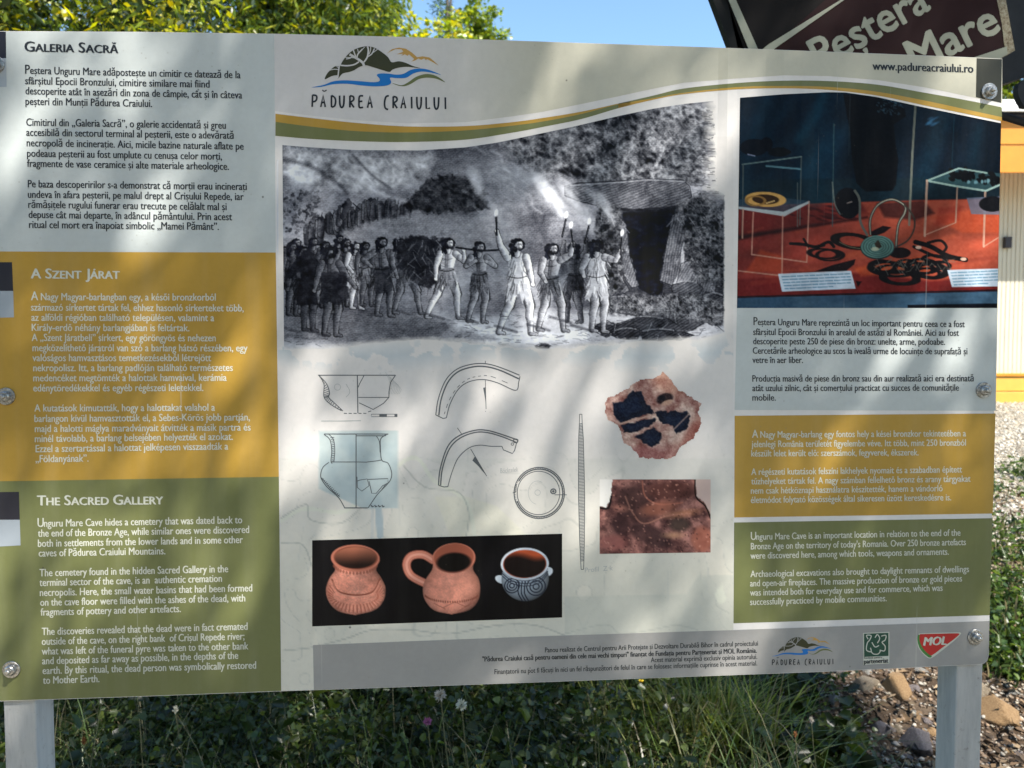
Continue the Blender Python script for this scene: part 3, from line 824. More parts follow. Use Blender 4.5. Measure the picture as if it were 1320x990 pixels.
stone([(878, 340), (896, 332), (900, 368), (872, 366)], 108, 47, 60)
for i_, (cx_, cy_, rx_, ry_, v_) in enumerate([(884, 372, 22, 11, 92), (920, 390, 18, 14, 70), (800, 390, 24, 9, 120), (830, 398, 34, 12, 104), (868, 392, 30, 14, 84), (880, 416, 24, 14, 76), (830, 420, 40, 14, 66), (782, 425, 14, 9, 54), (850, 432, 30, 9, 70), (808, 430, 20, 8, 60), (700, 446, 11, 4, 60)]):
    stone([(cx_ + rx_ * math.cos(a) * (1 + .22 * RNG.normal()), cy_ + ry_ * math.sin(a) * (1 + .22 * RNG.normal())) for a in np.linspace(0, 5.6, 8)], v_ * .8, 60 + i_, 30)
    cv.line([(cx_ - rx_ * .7, cy_ - ry_ * .6), (cx_, cy_ - ry_ * .9), (cx_ + rx_ * .6, cy_ - ry_ * .7)], 1.8, g(170), .5, 4)
crag([(772, 262), (800, 268), (806, 372), (776, 384), (764, 330)], 60, 14, 251, .8, 5); crag([(874, 262), (905, 250), (936, 270), (936, 372), (900, 362), (884, 330)], 66, 13, 257, .8, 5)
crag([(760, 384), (820, 380), (900, 378), (934, 392), (930, 420), (860, 408), (780, 404)], 84, 10, 261, .8, 5)
for k in range(120):
    x_ = 768 + RNG.random() * 160; y_ = 262 + RNG.random() * 170
    if 806 < x_ < 858 and y_ < 375: continue
    cv.line([(x_, y_), (x_ + RNG.normal() * 5, y_ + 5 + RNG.random() * 8)], 1.2, g(20 if k % 3 else 150), .5)
# figures
HAIR = g(22)
HANDS = []
def man(x, y, H, sp, skin, tun, armL, armR, lean=0, tl=.5, back=False, side=1, hair=1.3, torch=0):
    """x,y feet centre; sp foot offsets; arms as (elbow, hand) offsets from the shoulder in H units"""
    d, l = g(skin[0]), g(skin[1]); rn = RNG.normal
    hx, hy = x + lean * H, y - .51 * H
    sx_, sy_ = x + lean * H * 1.7 + rn() * .012 * H, y - .79 * H
    for s_, off_ in ((-1, sp[0]), (1, sp[1])):
        hip = (hx + s_ * .045 * H, hy); ft = (x + off_ * H, y + (0 if s_ < 0 else .01 * H))
        kn = ((hip[0] + ft[0]) / 2 + side * .035 * H, (hip[1] * .54 + ft[1] * .46)); cf = (kn[0] * .6 + ft[0] * .4 - side * .012 * H, kn[1] * .6 + ft[1] * .4)
        cv.chain([hip, kn, cf, ft, (ft[0] + side * .055 * H, ft[1] + .014 * H)], [.064 * H, .039 * H, .038 * H, .019 * H, .012 * H], d, l, side)
    cv.poly([(sx_ - .105 * H, sy_ + .01 * H), (sx_ - .03 * H, sy_ - .03 * H), (sx_ + .03 * H, sy_ - .03 * H), (sx_ + .105 * H, sy_ + .01 * H), (hx + .07 * H, hy - .06 * H), (hx + .075 * H, hy + .02 * H), (hx - .075 * H, hy + .02 * H), (hx - .068 * H, hy - .06 * H)], (d * .45 + l * .55), 1)
    cv.limb((sx_ + side * .03 * H, sy_ + .06 * H), (hx + side * .02 * H, hy - .04 * H), .07 * H, .05 * H, d, l, side, False)
    for k in range(9):
        yy = sy_ + (.04 + .025 * k + .01 * rn()) * H; cv.line([(sx_ - side * .09 * H, yy), (sx_ - side * (.05 + .02 * rn()) * H, yy + .02 * H)], 1.0, d * .6, .35)
    if not back: cv.line([(sx_ - .06 * H, sy_ + .09 * H), (sx_ - .01 * H, sy_ + .10 * H), (sx_ + .05 * H, sy_ + .085 * H)], 1.0, d * .5, .55, 4)
    cv.line([(sx_ + .005 * H, sy_ + .02 * H), (hx, hy - .06 * H)], 1.0, d * .5, .5)
    dt, lt = g(tun[0]), g(tun[1])
    top = (sy_ + .02 * H) if tl > .8 else hy - .07 * H
    if tl > .8: pts = [(hx - .085 * H, hy - .05 * H), (sx_ - .08 * H, sy_ + .14 * H), (sx_ - side * .09 * H, sy_ - .01 * H), (sx_ - side * .04 * H, sy_ - .03 * H), (sx_ + .08 * H, sy_ + .12 * H), (hx + .085 * H, hy - .03 * H)]
    else: pts = [(hx - .085 * H, top), (hx + .085 * H, top - .01 * H)]
    nk = 9
    for k in range(nk + 1): pts.append((hx + (.125 - .25 * k / nk) * H, hy + (.13 + .07 * (k % 2) + rn() * .018 + .04 * math.sin(k)) * H))
    cv.poly(pts, (dt * .5 + lt * .5), 1, 1, 1.8, 5)
    for k in range(30):
        u = RNG.random(); xx = hx + (-.1 + .2 * u) * H; y0_ = top + RNG.random() * (hy + .10 * H - top)
        cv.line([(xx, y0_), (xx + (u - .5) * .05 * H + rn(), y0_ + .05 * H), (xx + (u - .5) * .1 * H + rn(), y0_ + .10 * H)], 1.2, dt * .6 if (u - .5) * side < rn() * .25 else lt, .6, 3)
    cv.line([(hx - .085 * H, hy - .055 * H), (hx, hy - .04 * H), (hx + .085 * H, hy - .06 * H)], 1.4, dt * .4, .8, 4)
    for n_, (s_, arm) in enumerate(((-1, armL), (1, armR))):
        a = (sx_ + s_ * .095 * H, sy_ + .025 * H); e_ = (a[0] + arm[0] * H, a[1] + arm[1] * H); h_ = (e_[0] + arm[2] * H, e_[1] + arm[3] * H)
        m_ = ((a[0] + e_[0]) / 2, (a[1] + e_[1]) / 2)
        cv.chain([a, m_, e_, (e_[0] * .65 + h_[0] * .35, e_[1] * .65 + h_[1] * .35), h_], [.040 * H, .037 * H, .028 * H, .027 * H, .015 * H], d, l, side)
        cv.ell(h_[0], h_[1], .021 * H, .017 * H, l * .9, 30)
        if torch and n_ == (torch > 0): HANDS.append((h_[0], h_[1], H))
    cv.limb((sx_, sy_), (sx_ + side * .015 * H, sy_ - .06 * H), .030 * H, .026 * H, d, l, side)
    hx2, hy2 = sx_ + (lean * .3 + side * .015) * H, sy_ - .105 * H
    for k in range(int(13 * hair)):
        a_ = RNG.random() * 6.28; cv.ell(hx2 - side * .014 * H + .045 * H * hair * math.cos(a_), hy2 + .045 * H * math.sin(a_) + .005 * H, .022 * H, .03 * H, HAIR * (.8 + RNG.random() * .7), RNG.random() * 180, 1)
    for k in range(int(8 * hair)):
        cv.line([(hx2 - side * .03 * H, hy2 - .02 * H), (hx2 - side * (.05 + RNG.random() * .03) * H, hy2 + .05 * H), (hx2 - side * (.03 + RNG.random() * .06) * H, hy2 + (.09 + RNG.random() * .05) * H)], 1.7, HAIR * (.8 + RNG.random()), .9, 4)
    if not back:
        fx = hx2 + side * .014 * H
        cv.ell(fx, hy2 + .004 * H, .030 * H, .044 * H, l); cv.ell(fx - side * .014 * H, hy2 + .012 * H, .016 * H, .036 * H, d, 0, 1.5, .7)
        cv.ell(fx + side * .006 * H, hy2 - .004 * H, .020 * H, .006 * H, d * .5, 0, 1.2, .7); cv.line([(fx + side * .012 * H, hy2 - .004 * H), (fx + side * .022 * H, hy2 + .014 * H)], 1, d * .6, .6)
        cv.ell(fx, hy2 + .040 * H, .018 * H, .013 * H, d * .5, 0, 1.5, .7); cv.ell(fx - side * .004 * H, hy2 - .040 * H, .03 * H, .013 * H, HAIR, -10 * side, 1)
down = (-.03, .17, .01, .16); downR = (.03, .17, -.01, .16)
for k in range(7):       # the crowd pressing on behind
    xk = 368 + k * 12.5 + RNG.normal() * 3
    man(xk, 394 - k * .6 + RNG.normal() * 3, 84 + RNG.random() * 10, (-.08 - .06 * RNG.random(), .05 + .08 * RNG.random()), (34 + 26 * RNG.random(), 80 + 60 * RNG.random()), (26, 60 + 40 * RNG.random()), (-.05, .15, .03, .12), (.06, .12, .02, .1), lean=.03 * RNG.normal(), hair=1.2)
for a in [
    (376, 404, 96, (-.05, .05), (38, 92), (30, 60), down, downR),
    (457, 396, 88, (-.05, .08), (90, 190), (110, 200), (-.04, .15, .1, .1), downR),
    (470, 392, 84, (-.05, .10), (48, 100), (60, 120), down, downR),
]: man(*a)
man(392, 424, 112, (.0, .10), (36, 84), (22, 48), (-.05, .16, -.02, .15), (.04, .16, .05, .14), hair=1.5)
cv.poly([(398, 318), (385, 330), (368, 352), (372, 360), (390, 350), (380, 395), (408, 392), (412, 340)], g(26), 1.5, .85, 3)
man(426, 430, 118, (-.07, .06), (44, 108), (26, 52), (-.05, .16, -.03, .14), (.08, .13, .1, .13), back=True)
cv.poly([(414, 352), (445, 350), (450, 384), (436, 392), (416, 390)], g(38), 1.5, .9, 2)
man(492, 405, 104, (-.06, .10), (46, 128), (32, 80), (-.13, .09, .1, .08), (.04, .16, .02, .13))
cv.poly([(482, 352), (504, 345), (506, 375), (486, 380)], g(44), 1.5, .8, 2)
man(528, 402, 100, (-.20, .14), (60, 138), (52, 92), (-.0, .16, .06, .16), (.1, .05, .08, .02), lean=-.06)
# the carried bundle of brushwood, then its bearer with the pole
cv.poly([(508, 312), (530, 304), (570, 308), (585, 318), (575, 345), (558, 372), (540, 370), (520, 352), (510, 340)], g(34), 3, .96, 4)
for k in range(110):
    x_ = 508 + RNG.random() * 72; y_ = 308 + RNG.random() * 62
    cv.line([(x_, y_), (x_ + RNG.normal() * 5, y_ + 5 + RNG.random() * 6)], 1.1, g(30 + RNG.random() * 110), .6)
man(575, 408, 106, (-.24, .15), (92, 222), (60, 150), (-.05, .16, .0, .15), (.10, .09, .0, -.13), lean=.01)
man(618, 413, 106, (-.14, .04), (60, 160), (46, 120), (-.06, .1, .12, -.06), (.1, .1, -.1, -.05))
cv.line([(588, 319), (620, 323), (645, 322)], 2.6, g(28), 1, 4)
man(741, 413, 104, (-.1, .08), (40, 96), (26, 58), (-.05, -.08, .02, -.13), (.05, -.10, .0, -.14), side=-1, torch=1)
man(709, 424, 116, (-.13, .15), (70, 176), (50, 120), (-.03, .14, .06, .10), (.11, -.06, .03, -.13), side=1, torch=1)
man(668, 428, 126, (-.20, .13), (92, 228), (112, 232), (-.07, -.12, -.04, -.15), (.04, .15, .03, .13), tl=1.0, torch=-1, side=1)
man(769, 425, 122, (-.05, .07), (78, 178), (104, 210), (-.06, .13, .03, .07), (.11, .03, .06, -.10), tl=1.0, back=True, torch=1)
# torches, flames and smoke
for (x_, y_, H_) in HANDS + [(726, 300, 100)]:
    dx_ = RNG.normal() * 2.5; x2, y2 = x_ + dx_, y_ - 19
    cv.line([(x_ - dx_ * .3, y_ + 5), (x2, y2)], 2.8, g(18)); cv.line([(x_ - dx_ * .3 + 1, y_ + 4), (x2 + 1, y2)], .8, g(120), .7); cv.ell(x2, y2 - 4, 2.2, 4.5, g(240), 10, 1.6)
    for j in range(11):
        cv.ell(x2 - 3.4 * j + RNG.normal() * 2.4, y2 - 7 - 4.4 * j + RNG.normal(), 3 + 1.3 * j, 2 + .6 * j, g(205), 55, 4, .22)
for k in range(26):
    x_ = 600 + RNG.random() * 190; y_ = 185 + RNG.random() * 95
    cv.line([(x_, y_), (x_ - 12, y_ - 9), (x_ - 14, y_ - 22), (x_ - 28, y_ - 30)], 1.6 + RNG.random() * 2, g(205), .18, 5, 2)
# cast shadows, grass tufts and pebbles
for x_, y_ in [(392, 428), (426, 433), (497, 408), (533, 405), (578, 411), (622, 416), (672, 428), (714, 426), (742, 416), (770, 427)]:
    cv.line([(x_ - 6, y_), (x_ - 34, y_ - 8)], 3.5, g(60), .6, 0, 2)
for k in range(420):
    x_ = 366 + RNG.random() * 560; y_ = 402 + RNG.random() * 44; v = 30 + RNG.random() * 70
    cv.line([(x_, y_), (x_ + 3 + RNG.random() * 7, y_ + RNG.normal() * 1.2)], 1.0, g(v), .45)
# engraver's hatching over everything, following the forms
sw = fbm(X, Y, 70, 2, 77) * 9
h1 = np.sin((X * .55 + Y * .83) * 2.0 + sw * 3); h2 = np.sin((Y) * 2.3 + sw * 2)
lum = cv.C.mean(-1)
dk = np.clip(1 - np.abs(lum - 100) / 90, 0, 1)
cv.C += (fbm(X * .7 + Y, Y - .7 * X, 7, 3, 41) - .5)[..., None] * 46; cv.C += ((h1 * 5 + h2 * 5) * dk)[..., None] + ((vnoise(X / 1.3, Y / 1.3, 50) - .5) * 26 * np.clip(dk + .2, 0, 1))[..., None]
cv.C[:] = np.clip((cv.C - 100) * 1.30 + 112, 10, 240)
# vignette into the sheet: right side frays out in strokes, the bottom washes away
paper = np.array((221, 217, 213.))
nz = fbm(X, Y * 2.5, 16, 4, 90)
fr = np.clip((X - 905) / 34, 0, 1) * np.clip((262 - Y) / 20, 0, 1)
fr = np.maximum(fr, np.clip((X - 932) / 5, 0, 1))
bt = np.clip((Y - (438 + 6 * np.sin(X / 50) - np.clip((X - 900) / 40, 0, 1) * 16)) / 13, 0, 1)
fade = np.clip((np.maximum(fr, bt) * 1.9 + (nz - .5) * 1.1 * (np.maximum(fr, bt) > 0)), 0, 1)
cv.C[:] = cv.C * (1 - fade[..., None]) + paper * fade[..., None]
for k in range(90):
    x_ = 893 + RNG.random() * 40; y_ = 140 + RNG.random() * 110
    cv.line([(x_, y_), (x_ + 3 + RNG.random() * 9, y_ + RNG.normal())], 1.0, g(50 + RNG.random() * 40), .7)
topc = np.interp(X, [360, 364, 400, 460, 540, 600, 640, 662, 736, 800, 843, 882, 940], [187, 187, 190, 193.5, 194, 190, 184, 179.5, 164, 149, 140, 134, 128])
cv.build('printed_picture', M_pic, panel, 2 * OFF, fade < 0.995, scale=0.95, lft=lambda y: 364 + (y - 187) * 0.008, rgt=lambda y: 944 + y * 0,
         top=lambda x: np.interp(x, [360, 364, 400, 460, 540, 600, 640, 662, 736, 800, 843, 882, 940], [187, 187, 190, 193.5, 194, 190, 184, 179.5, 164, 149, 140, 134, 128]))

# ------------------------------------------------------------------ museum case photograph
cv = Canvas(948, 117, 1294, 399, 0.95)
X, Y = cv.X, cv.Y
nb = fbm(X * .8 + .5 * Y, Y * .5, 50, 3, 5)
cv.C[:] = np.array((3, 18, 32)) + (np.clip(nb - .3, 0, 1) * np.clip(1 - np.abs(X - 1060) / 260, .2, 1))[..., None] * np.array((30, 95, 110))
cv.poly([(948, 232), (1294, 228), (1294, 262), (948, 268)], (14, 36, 44), 3, .7)
cv.poly([(948, 266), (1060, 262), (1180, 258), (1294, 256), (1294, 382), (948, 382)], (150, 62, 44), 2)
W, m = cv.pmask([(948, 266), (1294, 256), (1294, 382), (948, 382)], 2)
f_ = fbm(cv.X[W] + cv.Y[W], cv.Y[W] * 2, 60, 3, 61)[..., None]
gx = np.clip((cv.X[W] - 960) / 200, 0, 1)[..., None]
cR = np.array((136, 54, 48)) * (1 - gx) + np.array((168, 84, 62)) * gx
cR = cR * (0.72 + .5 * f_)
cv.C[W] = cv.C[W] * (1 - m[..., None]) + cR * m[..., None]
for pts, c, a in [([(948, 268), (1110, 262), (1120, 275), (1040, 292), (948, 306)], (96, 32, 30), .75), ([(948, 304), (1040, 290), (1118, 279), (1119, 281), (1040, 294), (948, 310)], (40, 14, 16), .9),
                  ([(1130, 262), (1190, 258), (1205, 275), (1180, 284), (1140, 280)], (50, 22, 22), .75), ([(1200, 280), (1294, 262), (1294, 300), (1240, 300)], (178, 80, 46), .6),
                  ([(948, 360), (1110, 352), (1200, 362), (1294, 356), (1294, 384), (948, 384)], (104, 26, 28), .8), ([(980, 322), (1010, 330), (1008, 350), (960, 352)], (190, 84, 46), .5),
                  ([(1100, 345), (1190, 330), (1200, 350), (1110, 356)], (186, 88, 44), .6), ([(1210, 268), (1240, 266), (1236, 284), (1204, 292)], (150, 52, 38), .5)]:
    cv.poly(pts, c, 4, a)
for k in range(26):
    x_ = 1015 + RNG.random() * 85; y_ = 264 + RNG.random() * 22
    cv.ell(x_, y_, 3 + RNG.random() * 5, 1.3, (50, 16, 18), 10, 1.5, .6)
# steel ledge
cv.poly([(948, 384), (1100, 380), (1294, 375), (1294, 399), (948, 399)], (52, 82, 104), 1)
W, m = cv.pmask([(948, 384), (1294, 376), (1294, 399), (948, 399)], 1); cv.mix(W, m * np.clip(fbm(cv.X[W], cv.Y[W] * 3, 40, 3, 70) * 1.4 - .5, 0, 1), (92, 124, 142))
cv.line([(948, 383), (1100, 379), (1294, 374)], 2.5, (40, 14, 24))
cv.poly([(1170, 393), (1294, 391), (1294, 399), (1170, 399)], (8, 12, 24), 1)
# upper reflections
for (pts, w_, c_, a_) in [([(990, 125), (965, 200), (955, 260)], 16, (20, 60, 78), .5), ([(1215, 150), (1200, 200), (1190, 235)], 26, (24, 58, 72), .5), ([(1262, 165), (1250, 240)], 16, (26, 56, 66), .45), ([(1040, 180), (1050, 255)], 22, (24, 62, 76), .45)]:
    cv.line(pts, w_, c_, a_, 5, 14)
for k in range(40):
    x_ = 960 + RNG.random() * 320; y_ = 268 + RNG.random() * 104; cv.line([(x_, y_), (x_ + 14 + RNG.random() * 30, y_ - 3 - RNG.random() * 6)], 2.5 + RNG.random() * 4, (200, 104, 64) if k % 2 else (92, 26, 26), .16, 0, 3)
cv.line([(1035, 128), (1028, 150), (1004, 170)], 16, (4, 22, 40), .6, 5, 8)
cv.line([(1062, 122), (1050, 150), (1030, 180)], 12, (22, 74, 92), .5, 5, 8)
for k in range(90):
    x_ = 1128 + RNG.random() * 36; y_ = 126 + RNG.random() * 24; cv.ell(x_, y_, 1.6, 1, (70, 105, 120), RNG.random() * 90, 1, .45)
# dark standing shape
cv.poly([(1087, 121), (1128, 124), (1150, 132), (1166, 140), (1168, 150), (1152, 160), (1155, 190), (1158, 205), (1155, 238), (1150, 246), (1116, 247), (1104, 236), (1098, 205), (1096, 170), (1092, 150)], (2, 4, 10), 1.2)
for k in range(60):
    x_ = 1130 + RNG.random() * 30; y_ = 128 + RNG.random() * 20; cv.ell(x_, y_, 1.5, .9, (60, 92, 105), RNG.random() * 90, 1, .5)
cv.line([(1096, 122), (1094, 200)], 1.6, (40, 50, 56), .7); cv.line([(1180, 137), (1176, 200), (1172, 290)], 3.0, (112, 116, 104), .85)
cv.line([(1075, 160), (1073, 292)], 1.3, (70, 96, 98), .8); cv.line([(1273, 158), (1271, 218)], 1.2, (6, 20, 28), .8); cv.line([(1230, 150), (1227, 215)], 1.0, (30, 66, 76), .6)
for k in range(12): cv.ell(1195 + RNG.random() * 14, 152 + RNG.random() * 9, 4, 1.4, (52, 100, 130), -25, 1.5, .5)
# left upper stand
cv.ell(972, 190, 18, 11, (4, 8, 20)); cv.ell(988, 186, 8, 9, (4, 6, 16)); cv.ell(1004, 196, 14, 6, (6, 10, 16)); cv.line([(1010, 192), (1018, 196)], 4, (8, 10, 16))
cv.line([(964, 199), (973, 201)], 1.6, (120, 130, 150)); cv.line([(957, 212), (1033, 202)], 1.8, (110, 130, 126), .9); cv.line([(988, 214), (1032, 218)], 2.4, (110, 150, 156), .8)
for a_, b_ in [((958, 212), (957, 306)), ((1033, 202), (1031, 290)), ((1028, 236), (1028, 292))]: cv.line([a_, b_], 1.6, (96, 104, 98), .8)
# left lower stand
cv.poly([(950, 258), (985, 252), (1043, 259), (1010, 276), (980, 272), (950, 268)], (58, 78, 92), 1, .7)
cv.poly([(950, 266), (1010, 273), (1043, 259), (1043, 262), (1011, 279), (950, 269)], (176, 190, 188), 1, .9)
for a_, b_ in [((1043, 260), (1040, 337)), ((971, 274), (969, 328)), ((969, 328), (1040, 338)), ((1009, 278), (1008, 354)), ((951, 349), (1004, 355)), ((958, 270), (957, 307))]: cv.line([a_, b_], 1.8, (190, 150, 130), .8)
cv.ell(985, 258, 23, 8.5, (60, 40, 20), 3); cv.ell(987, 257, 22, 8, (196, 158, 92), 3, .8, 1, 3.4); cv.ell(974, 259, 12, 6, (150, 116, 62), 0, .8, .9, 2); cv.line([(988, 262), (998, 259)], 2, (220, 190, 130), .8)
# dark oval, wire loops, spiral disc
cv.ell(1093, 262, 17, 20, (10, 10, 18), -8); cv.line([(1092, 262), (1098, 260)], 1.3, (150, 140, 130))
cv.line([(1073, 235), (1076, 262), (1083, 276)], 1.8, (110, 118, 110), .8, 5)
cv.ell(1100, 311, 24, 8.5, (24, 16, 16), 8, .8, 1, 4.5); cv.line([(1082, 312), (1095, 318), (1112, 321)], 1.2, (130, 130, 100), .7, 4)
cv.poly([(1120, 300), (1138, 291), (1149, 293), (1140, 300), (1126, 305)], (24, 10, 14), 1); cv.ell(1160, 326, 14, 7, (24, 12, 16))
cv.line([(1102, 246), (1108, 258), (1109, 285), (1118, 303)], 3.2, (96, 100, 92), 1, 6)
cv.line([(1122, 302), (1122, 282), (1132, 264), (1150, 257), (1166, 265), (1166, 275), (1158, 290), (1155, 318)], 3.4, (38, 40, 38), 1, 6)
cv.line([(1122, 302), (1122, 282), (1132, 264), (1150, 257), (1166, 265), (1166, 275), (1158, 290), (1155, 318)], 1.5, (150, 150, 134), 1, 6)
cv.line([(1166, 264), (1178, 280), (1178, 296), (1170, 310), (1156, 318)], 2.2, (60, 56, 50), 1, 6)
cv.ell(1131, 319, 22, 15.5, (34, 54, 54)); cv.ell(1131, 318, 21, 14.5, (96, 132, 124))
for r_ in (18, 14.5, 11, 8): cv.ell(1131, 318, r_, r_ * .69, (54, 84, 80), 0, .8, .8, 1.3)
cv.poly([(1127, 314), (1132, 309), (1137, 318), (1131, 322)], (52, 46, 36), 1); cv.ell(1128, 321, 5, 2.6, (178, 186, 160), 0, 1, .8)
# dark bronzes on the cloth
for pts, wd in [([(1019, 314), (1035, 315), (1050, 318), (1062, 316)], 4), ([(1036, 308), (1042, 318)], 3), ([(1055, 318), (1068, 312), (1075, 318)], 4), ([(1180, 312), (1200, 318), (1222, 330), (1245, 335)], 6), ([(1196, 313), (1212, 310), (1220, 318), (1216, 325)], 3.5), ([(1178, 318), (1205, 330), (1230, 333)], 4)]:
    cv.line(pts, wd, (20, 16, 18), 1, 5)
cv.ell(1062, 327, 19, 6, (26, 16, 18), 5, .8, 1, 2.4); cv.ell(1070, 329, 17, 7, (26, 16, 18), 0, .8, 1, 2.2)
for e_ in [(1150, 347, 28, 9, 3), (1147, 345, 24, 7, 2.6), (1153, 349, 21, 7, 2.4), (1160, 358, 22, 8, 4.4), (1190, 343, 20, 9, 3), (1186, 346, 17, 7, 2.4), (1200, 349, 20, 9, 4.6), (1196, 352, 16, 6, 2.6), (1205, 334, 14, 5, 2.6), (1138, 343, 16, 7, 3), (1170, 340, 12, 5, 2.6), (1212, 342, 12, 5, 2.4)]: cv.ell(e_[0], e_[1], e_[2], e_[3], (16, 13, 17), 4, .8, 1, e_[4])
for k in range(40): x_ = 1126 + RNG.random() * 104; cv.line([(x_, 330 + RNG.random() * 22), (x_ + 6, 333 + RNG.random() * 22)], 1.1, (110, 110, 100), .6)
for x_, y_ in ((1184, 319), (1242, 334)): cv.ell(x_, y_, 4, 2.2, (196, 170, 150))
cv.poly([(1008, 351), (1050, 350), (1072, 342), (1103, 334), (1101, 341), (1090, 350)], (24, 8, 14), 1); cv.poly([(1103, 362), (1111, 363), (1106, 370)], (30, 10, 16), 1)
# right stand
cv.poly([(1195, 233), (1236, 217), (1294, 224), (1294, 236), (1271, 247)], (70, 104, 104), 1, .6)
for k in range(46): x_ = 1226 + RNG.random() * 62; cv.ell(x_, 224 + (x_ - 1226) * .12 + RNG.normal() * 4, 4.5, 2.8, (8, 10, 14), RNG.random() * 90)
for k in range(10): cv.ell(1230 + RNG.random() * 45, 232 + RNG.random() * 5, 1.6, 2.2, (110, 150, 156), 0, 1, .8)
for pts, wd in [([(1195, 233), (1236, 217), (1272, 223)], 2.2), ([(1195, 233), (1232, 240), (1271, 246), (1294, 236)], 2.6)]: cv.line(pts, wd, (150, 176, 166), .9)
for a_, b_, wd in [((1195, 233), (1192, 304), 3), ((1234, 242), (1232, 286), 2), ((1192, 303), (1232, 287), 1.2), ((1270, 248), (1268, 318), 2.6), ((1268, 318), (1294, 302), 1.2)]: cv.line([a_, b_], wd, (178, 150, 130), .85)
cv.poly([(1246, 255), (1294, 253), (1294, 277), (1252, 276)], (104, 112, 128), 1, .85); cv.ell(1279, 263, 17, 10, (10, 10, 16))
# caption cards
for pts in ([(1003, 353), (1097, 349), (1103, 372), (1008, 376)], [(1221, 348), (1294, 346), (1294, 369), (1227, 370)]):
    cv.poly(pts, (196, 212, 220), 1)
    x0_, x1_ = pts[0][0], pts[1][0]
    for k in range(5):
        y0_ = pts[0][1] + 4 + k * 3.9; xx = x0_ + 5 + k
        while xx < x1_ - 2 + k - (30 if k == 4 else 0):
            l_ = 4 + RNG.random() * 9; cv.line([(xx, y0_ - (xx - x0_) * .045), (xx + l_, y0_ - (xx + l_ - x0_) * .045)], 1.3, (70, 124, 150), .75); xx += l_ + 2
cv.C[:] *= (.86 + .30 * fbm(X, Y, 22, 4, 86))[..., None]; cv.C[:] += ((fbm(X, Y, 3, 2, 88) - .5) * 14)[..., None]
cv.C[:] = 255 * (np.clip(cv.C * np.array((1.0, .98, 1.0)), 0, 255) / 255) ** 1.14
cv.build('printed_picture', M_pic, panel, 2 * OFF, None, lft=lambda y: 954 + (y - 126) * (-4.0 / 271), rgt=lambda y: 1290.6 + (y - 158) * (-5.0 / 240), bot=lambda x: 397 + x * 0,
         top=lambda x: np.interp(x, [948, 954, 1010, 1068, 1090, 1130, 1180, 1235, 1294], [127, 126, 121.5, 118.8, 119.2, 125, 136, 147.5, 159.5]))

# ------------------------------------------------------------------ photograph of three pots
cv = Canvas(401, 686, 726, 809, 0.95)
X, Y = cv.X, cv.Y
cv.fill((9, 9, 13)); cv.C[:] += (np.clip((X - 400) / -90 + 1, 0, 1) * 16)[..., None] * np.array((1, .9, .8))
def pot_shade(cx, cy, rx, ry, c0, tex=0, seed=1, soft=1):
    W = cv.win(cx - rx - 3, cy - ry - 3, cx + rx + 3, cy + ry + 3)
    x = (cv.X[W] - cx) / rx; y = (cv.Y[W] - cy) / ry; r2 = np.sqrt(x * x + y * y)
    m = np.clip((1 - r2) * min(rx, ry) / soft + .5, 0, 1)
    nz_ = np.sqrt(np.clip(1 - r2 ** 2, 0, 1))
    sh = np.clip(.42 + .5 * nz_ - .12 * x - .30 * y * .5, .2, 1.15)
    if tex: sh = sh * (1 + tex * (fbm(cv.X[W], cv.Y[W], 5, 3, seed) - .5))
    c = np.array(c0) * sh[..., None]
    cv.C[W] = cv.C[W] * (1 - m[..., None]) + c * m[..., None]
TC = (232, 150, 126)
def pot_poly(Lp, Rp, c0, tex=.2, seed=1):
    """turned vessel from its left and right profile"""
    Ls = smooth_pts(Lp, 6); Rs = smooth_pts(Rp, 6); pts = list(map(tuple, Ls)) + list(map(tuple, Rs[::-1]))
    W, m = cv.pmask(pts, 1.0)
    x = cv.X[W]; y = cv.Y[W]; xl = np.interp(y, Ls[:, 1], Ls[:, 0]); xr = np.interp(y, Rs[:, 1], Rs[:, 0])
    u = np.clip((x - (xl + xr) / 2) / np.maximum((xr - xl) / 2, 1), -1, 1)
    y1_ = Ls[:, 1].max(); lowr = np.clip((y - (y1_ - 14)) / 14, 0, 1)
    sh = .46 + .54 * np.sqrt(1 - u * u * .96) - .10 * u - .22 * lowr ** 2
    sh = sh * (1 + tex * (fbm(x, y, 7, 4, seed) - .5)) * (1 + .5 * tex * (vnoise(x / 1.4, y / 1.4, seed) - .5))
    pk_ = np.clip(fbm(x, y, 20, 2, seed + 4) * 1.3 - .4, 0, 1)[..., None] * .35
    c = (np.array(c0) * (1 - pk_) + np.array((236, 176, 156)) * pk_) * sh[..., None]
    cv.C[W] = cv.C[W] * (1 - m[..., None]) + c * m[..., None]
pot_poly([(428, 722), (432, 734), (425, 745), (420, 760), (424, 776), (436, 788), (458, 793)], [(490, 722), (485, 734), (491, 744), (497, 758), (494, 775), (482, 787), (458, 793)], TC, .35, 3)
for k in range(26):
    a = R(200 - 220 * k / 25); cx_, cy_ = 458 + 37 * math.cos(a), 762 + 30 * math.sin(a)
    cv.line([(458 + 29 * math.cos(a), 760 + 8 + 12 * math.sin(a)), (458 + 35 * math.cos(a), 764 + 26 * math.sin(a))], 1.6, (140, 70, 54), .55)
    cv.line([(460 + 29 * math.cos(a), 760 + 9 + 12 * math.sin(a)), (460 + 34 * math.cos(a), 764 + 25 * math.sin(a))], 1.3, (228, 160, 138), .4)
cv.line([(428, 747), (436, 762), (458, 767), (480, 763), (490, 746)], 2, (120, 62, 48), .8, 6); cv.line([(429, 750), (437, 764), (458, 769), (480, 765), (490, 749)], 1.2, (232, 164, 140), .5, 6)
